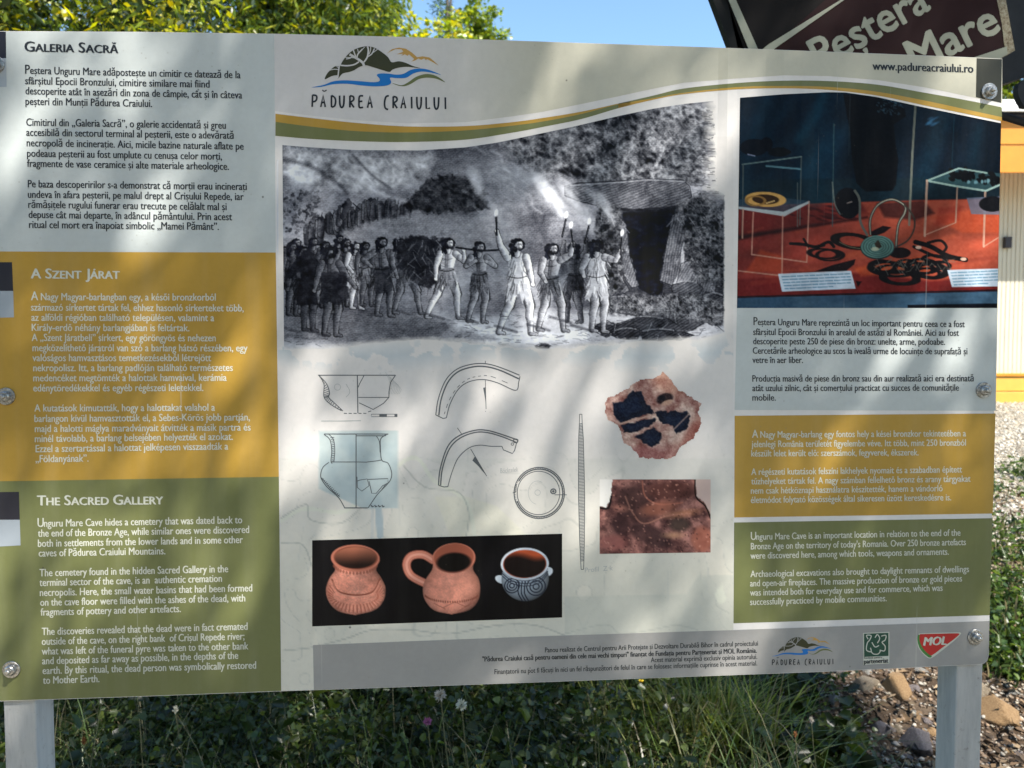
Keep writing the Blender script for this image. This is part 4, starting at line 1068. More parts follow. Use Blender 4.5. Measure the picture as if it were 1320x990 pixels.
for k in range(18):
    a = R(170 - 160 * k / 17); cv.ell(458 + 28 * math.cos(a), 727 + 12 * math.sin(a), 1.4, 2, (150, 84, 66), 0, .8, .7)
cv.ell(458, 719.5, 31.5, 17.5, (206, 124, 100), 2); cv.ell(458.5, 719, 28.5, 14.8, (150, 82, 62), 2)
W, m = (cv.win(428, 702, 490, 736),) * 2
x = cv.X[W]; y = cv.Y[W]; ins = np.clip((1 - np.sqrt(((x - 458.5) / 28) ** 2 + ((y - 719) / 14.4) ** 2)) * 12, 0, 1)
gdn = np.clip((y - 708) / 20, 0, 1)[..., None]; c = np.array((186, 112, 86)) * (1 - gdn) + np.array((40, 26, 22)) * gdn
cv.C[W] = cv.C[W] * (1 - ins[..., None]) + c * ins[..., None]
# jug
for w_, c_ in ((11, (150, 86, 70)), (9, (206, 128, 106)), (3, (230, 160, 138))):
    cv.line([(558, 722), (545, 715), (530, 717), (524, 728), (530, 742), (548, 752)], w_, c_, 1, 7)
pot_poly([(558, 722), (557, 734), (548, 748), (545, 760), (548, 774), (560, 787), (582, 792)], [(612, 722), (610, 734), (617, 746), (619, 760), (616, 775), (604, 787), (582, 792)], TC, .22, 8)
cv.ell(585, 719.5, 28, 19.5, (204, 122, 98), -4); cv.ell(585, 718.5, 25.5, 17.5, (170, 92, 70), -4); cv.ell(585, 725, 22, 12.5, (12, 9, 10), -3, 3)
for k in range(30): a = R(165 - 150 * k / 29); cv.ell(582 + 35 * math.cos(a), 765 + 11 * math.sin(a) , .9, 1.4, (120, 64, 52), 0, .8, .8)
for pts in ([(572, 783), (586, 776), (600, 782), (612, 776)], [(560, 778), (574, 785)], [(590, 788), (604, 780), (612, 770)]): cv.line(pts, 1, (140, 78, 64), .6)
# painted bowl
cv.ell(646, 747, 8, 5, (196, 204, 212), 20); cv.ell(706, 737, 7, 5.5, (196, 204, 212), -30)
pot_shade(677, 746, 30.5, 29, (196, 208, 220))
for cx_, cy_, rx_ in ((660, 755, 9.5), (691, 756, 12)):
    for r_ in (1, .66, .32): cv.ell(cx_, cy_, rx_ * r_, rx_ * r_ * .95, (34, 40, 54), -20, .8, 1, 1.5)
for dx in (-3, 1, 5): cv.line([(672 + dx, 750), (671 + dx, 764), (676 + dx, 774)], 1.5, (28, 34, 48), 1, 5)
for dy in (0, 3.6, 7): cv.line([(648, 736 + dy), (660, 745 + dy), (678, 748.5 + dy), (696, 744 + dy), (706, 733 + dy)], 1.2, (44, 50, 64), .9, 5)
cv.ell(676.5, 727, 31, 21, (208, 214, 222), -2); cv.ell(676.5, 727, 28, 18.2, (186, 82, 50), -2)
W = cv.win(646, 706, 708, 748); x = cv.X[W]; y = cv.Y[W]; ins = np.clip((1 - np.sqrt(((x - 676.5) / 28) ** 2 + ((y - 727) / 18.2) ** 2)) * 16, 0, 1)
gdn = np.clip((y - 713 - 3 * np.sin(x / 9)) / 9, 0, 1)[..., None]; c = np.array((190, 84, 50)) * (1 - gdn) + np.array((26, 16, 16)) * gdn
cv.C[W] = cv.C[W] * (1 - ins[..., None]) + c * ins[..., None]
cv.build('printed_picture', M_pic, panel, 2 * OFF, None, top=lambda x: 696.5 - (x - 402) * .0264, bot=lambda x: 807.5 - (x - 402) * .0357, lft=lambda y: 402.4 + y * 0, rgt=lambda y: 724.6 + y * 0)

# ------------------------------------------------------------------ rock sections
def rockfill(cvx, c0, c1, sc, seed):
    t = fbm(cvx.X, cvx.Y, sc, 5, seed, .65)[..., None]; t = np.clip((t - .28) * 2.1, 0, 1)
    cvx.C[:] = np.array(c0) * (1 - t) + np.array(c1) * t
cv = Canvas(776, 475, 908, 596, 0.95); X, Y = cv.X, cv.Y
rockfill(cv, (128, 80, 74), (228, 200, 184), 12, 14)
cv.ell(860, 492, 22, 14, (208, 150, 124), 40, 10, .5); cv.ell(880, 552, 12, 26, (196, 172, 160), 20, 8, .7); cv.ell(830, 585, 34, 10, (150, 88, 88), 0, 8, .6); cv.ell(893, 560, 9, 26, (120, 62, 54), 30, 6, .6)
NV = (14, 22, 40)
for pts in ([(790, 520), (803, 517), (815, 504), (826, 505), (830, 515), (844, 532), (825, 537), (800, 546), (789, 532)], [(800, 549), (843, 538), (846, 545), (815, 558), (804, 557)],
            [(817, 562), (843, 551), (853, 560), (850, 572), (842, 577)], [(845, 531), (885, 530), (889, 538), (885, 552), (872, 560), (867, 549), (850, 545)]):
    cv.poly(pts, NV, 1.5, 1, 2.5, 19); cv.poly([(a * .6 + np.mean([q_[0] for q_ in pts]) * .4, b * .6 + np.mean([q_[1] for q_ in pts]) * .4) for a, b in pts], (26, 40, 66), 5, .6, 3, 9)
cv.ell(857, 514, 11, 7, (44, 30, 34), -15, 2); cv.ell(860, 519, 8, 3, (190, 150, 130), -20, 1); cv.ell(853, 513, 5, 3.5, (22, 22, 32), 0)
cv.line([(869, 553), (888, 534)], 1.5, (180, 150, 140), .8); cv.line([(800, 546), (845, 534)], 2.4, (196, 160, 144), .8)
cv.C[:] = cv.C + ((vnoise(X / 1.5, Y / 1.5, 9) - .5) * 30)[..., None]
edge = [(855, 478), (866, 490), (872, 500), (884, 507), (905, 520), (901, 532), (905, 545), (896, 565), (878, 577), (870, 590), (850, 593), (825, 590), (812, 575), (803, 573), (800, 558), (795, 548), (782, 540), (779, 522), (782, 512), (800, 506), (815, 495), (827, 489), (845, 486)]
W, m = cv.pmask(edge, 1.0, 2.0, 44)
kp = np.zeros(X.shape, bool); kp[W] = m > .5
cv.build('printed_picture', M_pic, panel, 2 * OFF, kp)
cv = Canvas(771, 615, 918, 716, 0.95); X, Y = cv.X, cv.Y
rockfill(cv, (72, 44, 44), (190, 132, 120), 13, 24)
for z in [(822, 650, 28, 22, (64, 42, 42), 30), (838, 690, 30, 12, (60, 40, 42), 25), (800, 676, 12, 13, (60, 38, 40), 0), (865, 632, 34, 12, (78, 44, 40), 0), (850, 655, 24, 9, (150, 92, 74), -10), (876, 676, 13, 9, (66, 56, 50), 0), (880, 662, 20, 4, (196, 130, 96), -8), (905, 695, 14, 16, (176, 104, 84), 0), (790, 700, 18, 10, (170, 104, 96), 0), (800, 655, 8, 4, (210, 140, 120), 10), (868, 690, 10, 3, (210, 160, 120), 0)]:
    cv.ell(z[0], z[1], z[2], z[3], z[4], z[5], 6, .75)
cv.line([(806, 640), (815, 660), (830, 675), (860, 665), (890, 662)], 2, (200, 140, 118), .5, 5); cv.line([(828, 620), (832, 640), (850, 650), (880, 648)], 2, (180, 110, 90), .6, 5)
for k in range(240): cv.ell(773 + RNG.random() * 143, 618 + RNG.random() * 95, 1.3, .9, (220, 160, 140) if k % 2 else (40, 20, 22), RNG.random() * 90, .8, .45)
cv.poly([(769, 613), (789, 613), (788, 640), (781, 655), (769, 652)], (226, 222, 216), 1, 1, 1.5, 6); cv.poly([(896, 615), (918, 615), (918, 668), (910, 650), (898, 640)], (206, 180, 170), 1, 1, 1.5, 6)
cv.line([(771, 654), (784, 655), (788, 640)], 2.5, (24, 14, 16), 1, 4); cv.line([(896, 615), (897, 640), (909, 652), (916, 668)], 2, (30, 18, 18), 1, 4)
cv.build('printed_picture', M_pic, panel, 2 * OFF, None, top=lambda x: 618 + x * 0, bot=lambda x: 714 - (x - 773) * .013, lft=lambda y: 773 + y * 0, rgt=lambda y: 916 + y * 0)

# ------------------------------------------------------------------ archaeological line drawings
z3 = lambda pts: [(370 + a / 4.303, 460 + b / 4.303) for a, b in pts]
z4 = lambda pts: [(640 + a / 3.807, 460 + b / 3.807) for a, b in pts]
f = Flat(2 * OFF)
f.stroke(z3([(172, 102), (602, 102)]), 1.2); f.stroke(z3([(390, 100), (393, 312)]), 1.3)
f.stroke(z3([(602, 102), (575, 140), (566, 190), (565, 225), (535, 258), (478, 292), (400, 255)]), 1.1); f.stroke(z3([(396, 225), (565, 225)]), 1.0); f.stroke(z3([(428, 102), (402, 150), (394, 170)]), 1.0)
f.stroke(z3(smooth_pts([(178, 104), (220, 150), (236, 200), (232, 225), (262, 255), (310, 300)], 5)), 1.0); f.stroke(z3(smooth_pts([(178, 104), (205, 150), (205, 222), (240, 262), (300, 298)], 5)), 1.0)
for k in range(22):
    t_ = k / 21; a = smooth_pts([(190, 118), (222, 160), (236, 205), (232, 225), (262, 255), (306, 296)], 8); b = smooth_pts([(188, 120), (206, 165), (205, 210), (216, 235), (245, 268), (296, 298)], 8)
    i_ = int(t_ * (len(a) - 1)); f.stroke(z3([a[i_], b[min(i_ + 1, len(b) - 1)]]), 0.8)
for k in range(6): f.stroke(z3([(315 + k * 27, 313 - (k == 5) * 8), (332 + k * 27, 314 - (k == 5) * 14)]), 1.1)
f.stroke(z3([(468, 318), (612, 318), (612, 332), (468, 332), (468, 318)]), 0.7); f.poly(z3([(512, 318), (554, 318), (554, 332), (512, 332)])); f.poly(z3([(596, 318), (612, 318), (612, 332), (596, 332)]))
# second vessel
f.stroke(z3([(205, 428), (562, 428), (545, 438), (385, 438)]), 1.2); f.stroke(z3([(383, 428), (383, 838)]), 1.2); f.stroke(z3([(242, 583), (383, 583), (440, 584), (505, 576), (525, 572)]), 1.0)
f.stroke(z3(smooth_pts([(205, 430), (238, 460), (248, 520), (244, 575), (250, 592)], 5)), 1.2); f.stroke(z3(smooth_pts([(232, 430), (258, 460), (265, 520), (260, 585)], 5)), 1.0)
for k in range(14): f.stroke(z3([(240 + min(k, 3) * 3, 448 + k * 10), (262, 446 + k * 10)]), 0.9)
f.stroke(z3(smooth_pts([(232, 585), (200, 612), (187, 650), (192, 680), (225, 725), (285, 780), (320, 838)], 5)), 1.2); f.stroke(z3([(318, 838), (448, 838)]), 1.4)
f.stroke(z3(smooth_pts([(192, 670), (205, 688), (250, 740), (292, 775)], 5)), 1.0); f.stroke(z3(smooth_pts([(548, 432), (520, 455), (518, 500), (525, 572), (560, 590), (580, 640), (575, 680), (548, 715), (500, 765), (450, 838)], 5)), 1.2)
f.stroke(z3(smooth_pts([(495, 438), (512, 470), (516, 530)], 5)), 1.0); f.stroke(z3([(388, 690), (402, 684), (445, 677), (455, 715), (415, 745), (390, 725), (388, 665)]), 1.0); f.stroke(z3([(448, 680), (560, 675), (560, 700), (530, 715), (495, 757), (470, 757), (455, 690)]), 1.0)
f.stroke(z3([(525, 735), (552, 702)]), .9)
for k in range(12): f.stroke(z3([(196 + k * 8, 682 + k * 8), (204 + k * 8, 676 + k * 8)]), 0.9)
for k in range(4): f.stroke(z3([(466 + k * 20, 822), (472 + k * 20, 832), (480 + k * 20, 828)]), 1.8)
# bent bronze blades
o1 = smooth_pts([(825, 322), (840, 230), (880, 130), (940, 70), (1020, 42), (1100, 38), (1180, 58), (1290, 102)], 6); f.stroke(z3(o1), 1.3)
o2 = smooth_pts([(842, 325), (855, 235), (893, 140), (950, 82), (1030, 56), (1100, 54), (1180, 74), (1286, 122)], 6); f.stroke(z3(o2), 1.8)
f.stroke(z3([(825, 322), (866, 342), (884, 338)]), 1.2); f.stroke(z3(smooth_pts([(884, 338), (905, 260), (950, 180), (1010, 138), (1090, 126), (1170, 145), (1268, 186), (1285, 140), (1292, 108)], 6)), 1.1)
dd = smooth_pts([(872, 318), (900, 240), (945, 170), (1000, 125), (1060, 108), (1130, 108), (1245, 155)], 8)
for k in range(0, len(dd) - 2, 4): f.stroke(z3(dd[k:k + 3]), 0.8)
f.stroke(z3([(1100, 22), (1100, 40)]), .9); f.stroke(z3([(1100, 130), (1104, 290)]), .8); f.poly(z3([(1088, 172), (1102, 168), (1106, 290), (1100, 240)])); f.ell(370 + 1101 / 4.303, 460 + 302 / 4.303, .5, .5)
o3 = smooth_pts([(840, 712), (850, 620), (890, 500), (950, 440), (1040, 408), (1110, 408), (1190, 430), (1282, 462)], 6); f.stroke(z3(o3), 1.6)
o4 = smooth_pts([(852, 712), (862, 620), (900, 512), (958, 452), (1040, 420), (1110, 420), (1190, 442), (1270, 474)], 6); f.stroke(z3(o4), 1.6)
f.stroke(z3([(840, 712), (870, 722), (892, 720)]), 1.2); f.stroke(z3(smooth_pts([(892, 720), (915, 640), (950, 560), (1010, 505), (1070, 490), (1130, 496), (1192, 496)], 6)), 1.0); f.stroke(z3([(1192, 496), (1200, 516), (1250, 536), (1262, 520), (1272, 482), (1282, 462)]), 1.1)
f.ell(370 + 1268 / 4.303, 460 + 466 / 4.303, 3, 2.4, 1.3); f.ell(370 + 1250 / 4.303, 460 + 484 / 4.303, 1.6, 1.6, .8)
f.stroke(z3([(945, 394), (970, 430)]), .9); f.stroke(z3([(1018, 510), (1108, 662)]), .9); f.poly(z3([(1028, 575), (1042, 552), (1108, 662), (1060, 605)]))
# disc and pin
cx_, cy_ = 640 + 210 / 3.807, 460 + 668 / 3.807
f.ell(cx_, cy_, 32.5, 33, 1.3); f.ell(cx_, cy_, 30.3, 30.8, 1.6, a0=-150, a1=160); f.ell(cx_ - 1, cy_, 27.5, 28, 1.0); f.ell(640 + 279 / 3.807, 460 + 660 / 3.807, 3.3, 3.0, 1.6); f.ell(640 + 279 / 3.807, 460 + 660 / 3.807, 1.6, 1.6)
f.stroke(z4([(285, 677), (345, 677)]), .9); f.stroke(z4([(80, 668), (95, 662), (97, 625)]), 1)
for k in range(90): a = R(k * 4); f.stroke([(cx_ + 30.3 * math.cos(a), cy_ + 30.8 * math.sin(a)), (cx_ + 32.3 * math.cos(a + .03), cy_ + 32.8 * math.sin(a + .03))], .5)
pin = lambda y_: 640 + (414 + (y_ - 534) * 0.01) / 3.807 + (y_ - 534) * 0.003
prof = [(534, 1.5), (545, 1.8), (565, 3), (600, 3.6), (640, 4.0), (665, 3.6), (700, 3.0), (720, 2.2), (734, 1.6)]
for s_ in (-1, 1): f.stroke([(748.6 + (y_ - 534) * .0105 + s_ * w_, y_) for y_, w_ in prof], .9)
f.stroke([(747.1, 534), (750.1, 534)], .9); f.stroke([(749.2, 734), (752.3, 734)], .9)
f.build('line_drawing', M_line, panel)
f = Flat(2 * OFF)
y_ = 546.0
while y_ < 724:
    w_ = np.interp(y_, [q_[0] for q_ in prof], [q_[1] for q_ in prof]); x_ = 748.6 + (y_ - 534) * .0105
    f.poly([(x_ - w_ + .3, y_), (x_ + w_ - .3, y_ - .6), (x_ + w_ - .3, y_ + .5), (x_ - w_ + .3, y_ + 1.1)]); y_ += 1.9
tag_pin = f.build('line_drawing', print_mat('print pin grey', (0.16, 0.17, 0.18)), panel)
f = Flat(2 * OFF); M_ghost = print_mat('print ghost grey', (0.42, 0.43, 0.42))
f.ell(435, 499, 4, 4, .6); f.ell(693, 635, 3.5, 3.5, .6); f.ell(693, 635, 12, 15, .5, a0=100, a1=300); f.stroke(z3([(190, 356), (300, 356), (410, 354)]), 1.2); f.stroke(smooth_pts([(446, 495), (451, 505), (446, 512)], 4), .6)
for k in range(8): f.stroke(smooth_pts([(497 + k * 2, 480 + k * 2), (503 + k * 2, 495 + k), (500 + k * 2, 508)], 3), .4)
put_line(f, "Profil  Z k", 754, 738, 790, 735, 9, -0.01); put_line(f, "Böcktelek", 645, 610, 668, 608, 9, -0.01)
tag(f.build('line_drawing', M_ghost, panel), kind='stuff')

# ------------------------------------------------------------------ fixings and posts
m_steel, ns, ps = new_mat('zinc steel'); ps.inputs['Metallic'].default_value = .85; ps.inputs['Base Color'].default_value = (0.50, 0.50, 0.49, 1); ps.inputs['Roughness'].default_value = .38
tcn = N(ns, 'ShaderNodeTexCoord'); ns.links.new(ramp(ns, noise_tex(ns, tcn.outputs['Object'], 300, 4), [(.35, (.20, .19, .18)), (.65, (.58, .58, .57))]), ps.inputs['Base Color'])
m_gal, ng, pg = new_mat('painted post'); tcn = N(ng, 'ShaderNodeTexCoord')
mp = N(ng, 'ShaderNodeMapping'); mp.inputs['Scale'].default_value = (14, 14, 2.0); ng.links.new(tcn.outputs['Object'], mp.inputs[0])
c = ramp(ng, noise_tex(ng, mp.outputs[0], 2, 6, .7), [(.30, (.30, .305, .305)), (.5, (.42, .42, .41)), (.7, (.50, .50, .48))])
sc1 = ramp(ng, noise_tex(ng, tcn.outputs['Object'], 70, 5, .75), [(.60, 0.0), (.72, .75)])
c = mixc(ng, sc1, c, (.16, .14, .12)); c = mixc(ng, ramp(ng, noise_tex(ng, mp.outputs[0], 5, 6, .75), [(.66, 0.0), (.76, .45)]), c, (.16, .085, .04)); ng.links.new(c, pg.inputs['Base Color']); pg.inputs['Roughness'].default_value = .5
bn = N(ng, 'ShaderNodeBump'); bn.inputs['Strength'].default_value = .25; bn.inputs['Distance'].default_value = .002; ng.links.new(noise_tex(ng, tcn.outputs['Object'], 60, 5), bn.inputs['Height']); ng.links.new(bn.outputs[0], pg.inputs['Normal'])

def cyl_bm(bm, r, y0, y1, seg=32, bev=0.0, rt=None):
    """disc about the local y axis between y0 (front) and y1"""
    rt = r if rt is None else rt
    ring = []
    for (rr, y) in ((rt - bev, y0), (rt, y0 + bev), (r, y1)):
        ring.append([bm.verts.new((rr * math.cos(a), y, rr * math.sin(a))) for a in [2 * math.pi * k / seg for k in range(seg)]])
    bm.faces.new(ring[0][::-1])
    for A, B in zip(ring[:-1], ring[1:]):
        for k in range(seg): bm.faces.new([A[k], A[(k + 1) % seg], B[(k + 1) % seg], B[k]])

def bm_obj(name, bm, mat, parent, loc=(0, 0, 0), rot=(0, 0, 0), smooth=False):
    bmesh.ops.recalc_face_normals(bm, faces=bm.faces)
    me = bpy.data.meshes.new(name); bm.to_mesh(me); bm.free(); me.materials.append(mat)
    if smooth: me.polygons.foreach_set('use_smooth', [True] * len(me.polygons))
    o = bpy.data.objects.new(name, me); COL.objects.link(o); o.parent = parent; o.location = loc; o.rotation_euler = rot
    return o

for i, (px, py) in enumerate([(-6, 83), (8, 511), (15, 863), (1275, 118), (1268, 503), (1257, 821)]):
    c0 = L(px, py, 6 * OFF); rot = (0, random.uniform(0, 6.28), 0)
    bm = bmesh.new(); cyl_bm(bm, .0135, -.0022, 0.0006, 40, .0006)
    wsh = bm_obj('bolt', bm, m_steel, board, tuple(c0), rot)
    bm = bmesh.new(); cyl_bm(bm, .0088, -.0085, -.0022, 28, .0014, .0080); bm_obj('nut', bm, m_steel, wsh)
    bm = bmesh.new(); cyl_bm(bm, .0042, -.0140, -.0085, 20, .0012, .0038); bm_obj('stud', bm, m_steel, wsh)

def box_bm(x0, x1, y0, y1, z0, z1, bev=0.0):
    bm = bmesh.new(); bmesh.ops.create_cube(bm, size=1)
    for v in bm.verts: v.co = Vector(((x0 + x1) / 2 + v.co.x * (x1 - x0), (y0 + y1) / 2 + v.co.y * (y1 - y0), (z0 + z1) / 2 + v.co.z * (z1 - z0)))
    if bev: bmesh.ops.bevel(bm, geom=list(bm.edges), offset=bev, segments=3, affect='EDGES', profile=.5)
    return bm

xr1 = L(1269, 900)[0]; xr0 = xr1 - 0.047
xl0 = L(2, 930)[0]; xl1 = xl0 + 0.050
topz = L(0, 60)[2]; topr = L(1250, 95)[2]
for a, b, tz in ((xl0, xl1, topz), (xr0, xr1, topr)):
    bm_obj('post', box_bm(a, b, 0.0055, 0.0605, -0.15, tz, .003), m_gal, board)

# ------------------------------------------------------------------ terrain: a dip behind the board, a stony bank, a gravel yard
GY = np.array([-60, -2, 1.0, 2.0, 2.75, 3.3, 4.0, 5.0, 6.5, 9.0, 14, 40, 400.])
GZ = np.array([0.02, 0.0, 0.0, 0.0, 0.02, .15, .44, .62, .76, .88, .92, 1.0, 1.0])
def gz(x, y):
    x = np.asarray(x, float); y = np.asarray(y, float)
    b = np.interp(y, GY, GZ)
    near = np.exp(-((x) ** 2 + (y - 3) ** 2) / 60.0)
    return b + (fbm(x + 50, y + 50, .9, 4, 3) - .5) * .12 * np.clip(near * 2, 0.05, 1) * np.clip(1.2 - np.abs(y - 3) / 3.5, .12, 1)

def graded(lo, hi, fine0, fine1, step, n_out):
    a = list(np.arange(fine0, fine1, step))
    l_ = [fine0 - (fine0 - lo) * (k / n_out) ** 3 for k in range(n_out, 0, -1)]; r_ = [fine1 + (hi - fine1) * (k / n_out) ** 3 for k in range(0, n_out + 1)]
    return np.array(l_ + a + r_)
gx_ = graded(-1500, 1500, -4, 7, .06, 26); gy_ = graded(-1500, 1500, 1.0, 9, .06, 26)
XX, YY = np.meshgrid(gx_, gy_); ZZ = gz(XX, YY)
h_, w2_ = XX.shape; idx = np.arange(h_ * w2_).reshape(h_, w2_)
Q = np.stack([idx[:-1, :-1], idx[:-1, 1:], idx[1:, 1:], idx[1:, :-1]], -1).reshape(-1, 4)
m_gnd, ng, pg = new_mat('ground soil and gravel')
geo = N(ng, 'ShaderNodeNewGeometry'); pos = geo.outputs['Position']
soil = ramp(ng, noise_tex(ng, pos, 9, 8, .7), [(.3, (.026, .018, .012)), (.5, (.07, .047, .03)), (.72, (.15, .11, .075))])
grav = ramp(ng, noise_tex(ng, pos, 60, 6, .75), [(.3, (.22, .18, .12)), (.5, (.44, .37, .27)), (.7, (.56, .50, .39))])
turf = ramp(ng, noise_tex(ng, pos, 14, 6, .7), [(.3, (.012, .018, .006)), (.6, (.035, .05, .014)), (.8, (.08, .09, .03))])
sep = N(ng, 'ShaderNodeSeparateXYZ'); ng.links.new(pos, sep.inputs[0])
def smap(src, a, b):
    r = N(ng, 'ShaderNodeMapRange'); ng.links.new(src, r.inputs[0]); r.inputs[1].default_value = a; r.inputs[2].default_value = b; return r.outputs[0]
nzz = noise_tex(ng, pos, 1.6, 5, .6)
ad = N(ng, 'ShaderNodeMath', operation='MULTIPLY_ADD'); ng.links.new(nzz, ad.inputs[0]); ad.inputs[1].default_value = 1.6; ng.links.new(sep.outputs['Y'], ad.inputs[2])
ax = N(ng, 'ShaderNodeMath', operation='MULTIPLY_ADD'); ng.links.new(nzz, ax.inputs[0]); ax.inputs[1].default_value = 1.4; ng.links.new(sep.outputs['X'], ax.inputs[2])
c = mixc(ng, smap(ad.outputs[0], 4.4, 4.9), soil, grav)
c = mixc(ng, smap(ax.outputs[0], 1.7, 1.1), c, turf)
c = mixc(ng, smap(sep.outputs['Y'], 20, 30), c, turf)
c = mixc(ng, smap(ad.outputs[0], 1.7, 1.3), c, grav)  # unseen pale gravel behind the camera, added to bounce warm light onto the board
ng.links.new(c, pg.inputs['Base Color']); pg.inputs['Roughness'].default_value = .95; pg.inputs['Specular IOR Level'].default_value = .15
bn = N(ng, 'ShaderNodeBump'); bn.inputs['Strength'].default_value = .8; bn.inputs['Distance'].default_value = .03
ng.links.new(noise_tex(ng, pos, 35, 8, .7), bn.inputs['Height']); ng.links.new(bn.outputs[0], pg.inputs['Normal'])
ground = quads_obj('ground', np.stack([XX.ravel(), YY.ravel(), ZZ.ravel()], -1), Q, m_gnd, smooth=True)
tag(ground, kind='structure')

# ------------------------------------------------------------------ foliage material and leaf builders
def leaf_mat(name, trans=.45, rough=.5):
    m, nt, p = new_mat(name)
    a = N(nt, 'ShaderNodeAttribute', attribute_name='Col')
    nt.links.new(a.outputs['Color'], p.inputs['Base Color']); p.inputs['Roughness'].default_value = rough; p.inputs['Specular IOR Level'].default_value = .5
    t = N(nt, 'ShaderNodeBsdfTranslucent')
    hs = N(nt, 'ShaderNodeHueSaturation'); hs.inputs['Hue'].default_value = .48; hs.inputs['Saturation'].default_value = 1.1; hs.inputs['Value'].default_value = 1.5
    nt.links.new(a.outputs['Color'], hs.inputs['Color']); nt.links.new(hs.outputs[0], t.inputs[0])
    mx = N(nt, 'ShaderNodeMixShader'); mx.inputs[0].default_value = trans
    nt.links.new(p.outputs[0], mx.inputs[1]); nt.links.new(t.outputs[0], mx.inputs[2])
    nt.links.new(mx.outputs[0], nt.nodes['Material Output'].inputs['Surface'])
    return m
M_leaf = leaf_mat('leaf', .42, .36)
m_bark, nb_, pb = new_mat('bark'); tcn = N(nb_, 'ShaderNodeTexCoord'); mp = N(nb_, 'ShaderNodeMapping'); mp.inputs['Scale'].default_value = (9, 9, 1.6); nb_.links.new(tcn.outputs['Object'], mp.inputs[0])
bf = noise_tex(nb_, mp.outputs[0], 3, 8, .7); nb_.links.new(ramp(nb_, bf, [(.3, (.035, .027, .02)), (.7, (.14, .115, .09))]), pb.inputs['Base Color']); pb.inputs['Roughness'].default_value = .9
bn = N(nb_, 'ShaderNodeBump'); bn.inputs['Distance'].default_value = .03; nb_.links.new(bf, bn.inputs['Height']); nb_.links.new(bn.outputs[0], pb.inputs['Normal'])

def leaves(P, length, width, cols, droop=0.0, name="crown", parent=None, mat=None, updir=0.0, fold=.25, oval=False):
    """P (n,3) positions -> one mesh of folded pointed leaves (4 triangles each pair of quads)"""
    n = len(P); r = RNG
    ax = r.normal(size=(n, 3)); ax[:, 2] = ax[:, 2] * .6 - droop + updir; ax /= np.linalg.norm(ax, axis=1)[:, None]
    up = r.normal(size=(n, 3)); up[:, 2] = np.abs(up[:, 2]) + .4
    sd = np.cross(ax, up); sd /= np.linalg.norm(sd, axis=1)[:, None]; nm = np.cross(sd, ax)
    Ln = length * (.6 + .8 * r.random(n))[:, None]; Wd = width * (.6 + .8 * r.random(n))[:, None]
    b = P; t = P + ax * Ln; m1 = P + ax * Ln * .45 + sd * Wd + nm * Wd * fold; m2 = P + ax * Ln * .45 - sd * Wd + nm * Wd * fold; 
    if oval:      # six-cornered leaf, creased along the midrib
        n1 = P + ax * Ln * .78 + sd * Wd * .72 + nm * Wd * fold * .5; n2 = P + ax * Ln * .78 - sd * Wd * .72 + nm * Wd * fold * .5
        m1 = m1 - ax * Ln * .15; m2 = m2 - ax * Ln * .15
        V = np.stack([b, m1, n1, t - nm * Wd * .5, n2, m2], 1).reshape(-1, 3); k = np.arange(n)[:, None] * 6
        T = np.concatenate([k + np.array([0, 1, 2]), k + np.array([0, 2, 3]), k + np.array([0, 3, 4]), k + np.array([0, 4, 5])], 0)
    else:
        V = np.stack([b, m1, t, m2], 1).reshape(-1, 3)
        k = np.arange(n)[:, None] * 4
        T = np.concatenate([k + np.array([0, 1, 2]), k + np.array([0, 2, 3])], 0)
    ci = cols[r.integers(0, len(cols), n)] * (.5 + .95 * r.random(n))[:, None]
    return quads_obj(name, V, T, mat or M_leaf, parent, col=np.repeat(ci, 6 if oval else 4, 0))

def trunk_mesh(name, pts, rads, mat, parent, seg=9):
    V = []; Fc = []
    pts = [Vector(p) for p in pts]
    for i, p in enumerate(pts):
        d = (pts[min(i + 1, len(pts) - 1)] - pts[max(i - 1, 0)]).normalized(); q = d.to_track_quat('Z', 'Y')
        for k in range(seg):
            a = 2 * math.pi * k / seg; V.append(p + q @ Vector((math.cos(a), math.sin(a), 0)) * rads[i] * (1 + .08 * math.sin(3 * a + i)))
    for i in range(len(pts) - 1):
        for k in range(seg): Fc.append((i * seg + k, i * seg + (k + 1) % seg, (i + 1) * seg + (k + 1) % seg, (i + 1) * seg + k))
    return mesh_obj(name, V, Fc, mat, parent, smooth=True)

GREENS = np.array([(.065, .10, .012), (.11, .15, .018), (.05, .085, .012), (.16, .18, .02), (.085, .13, .02)])
YELL = 1.7 * np.array([(.15, .17, .015), (.20, .20, .02), (.10, .14, .015), (.26, .23, .02), (.075, .11, .012), (.12, .16, .02)])
DARKS = np.array([(.02, .04, .012), (.03, .055, .015), (.015, .03, .01), (.045, .07, .02)])

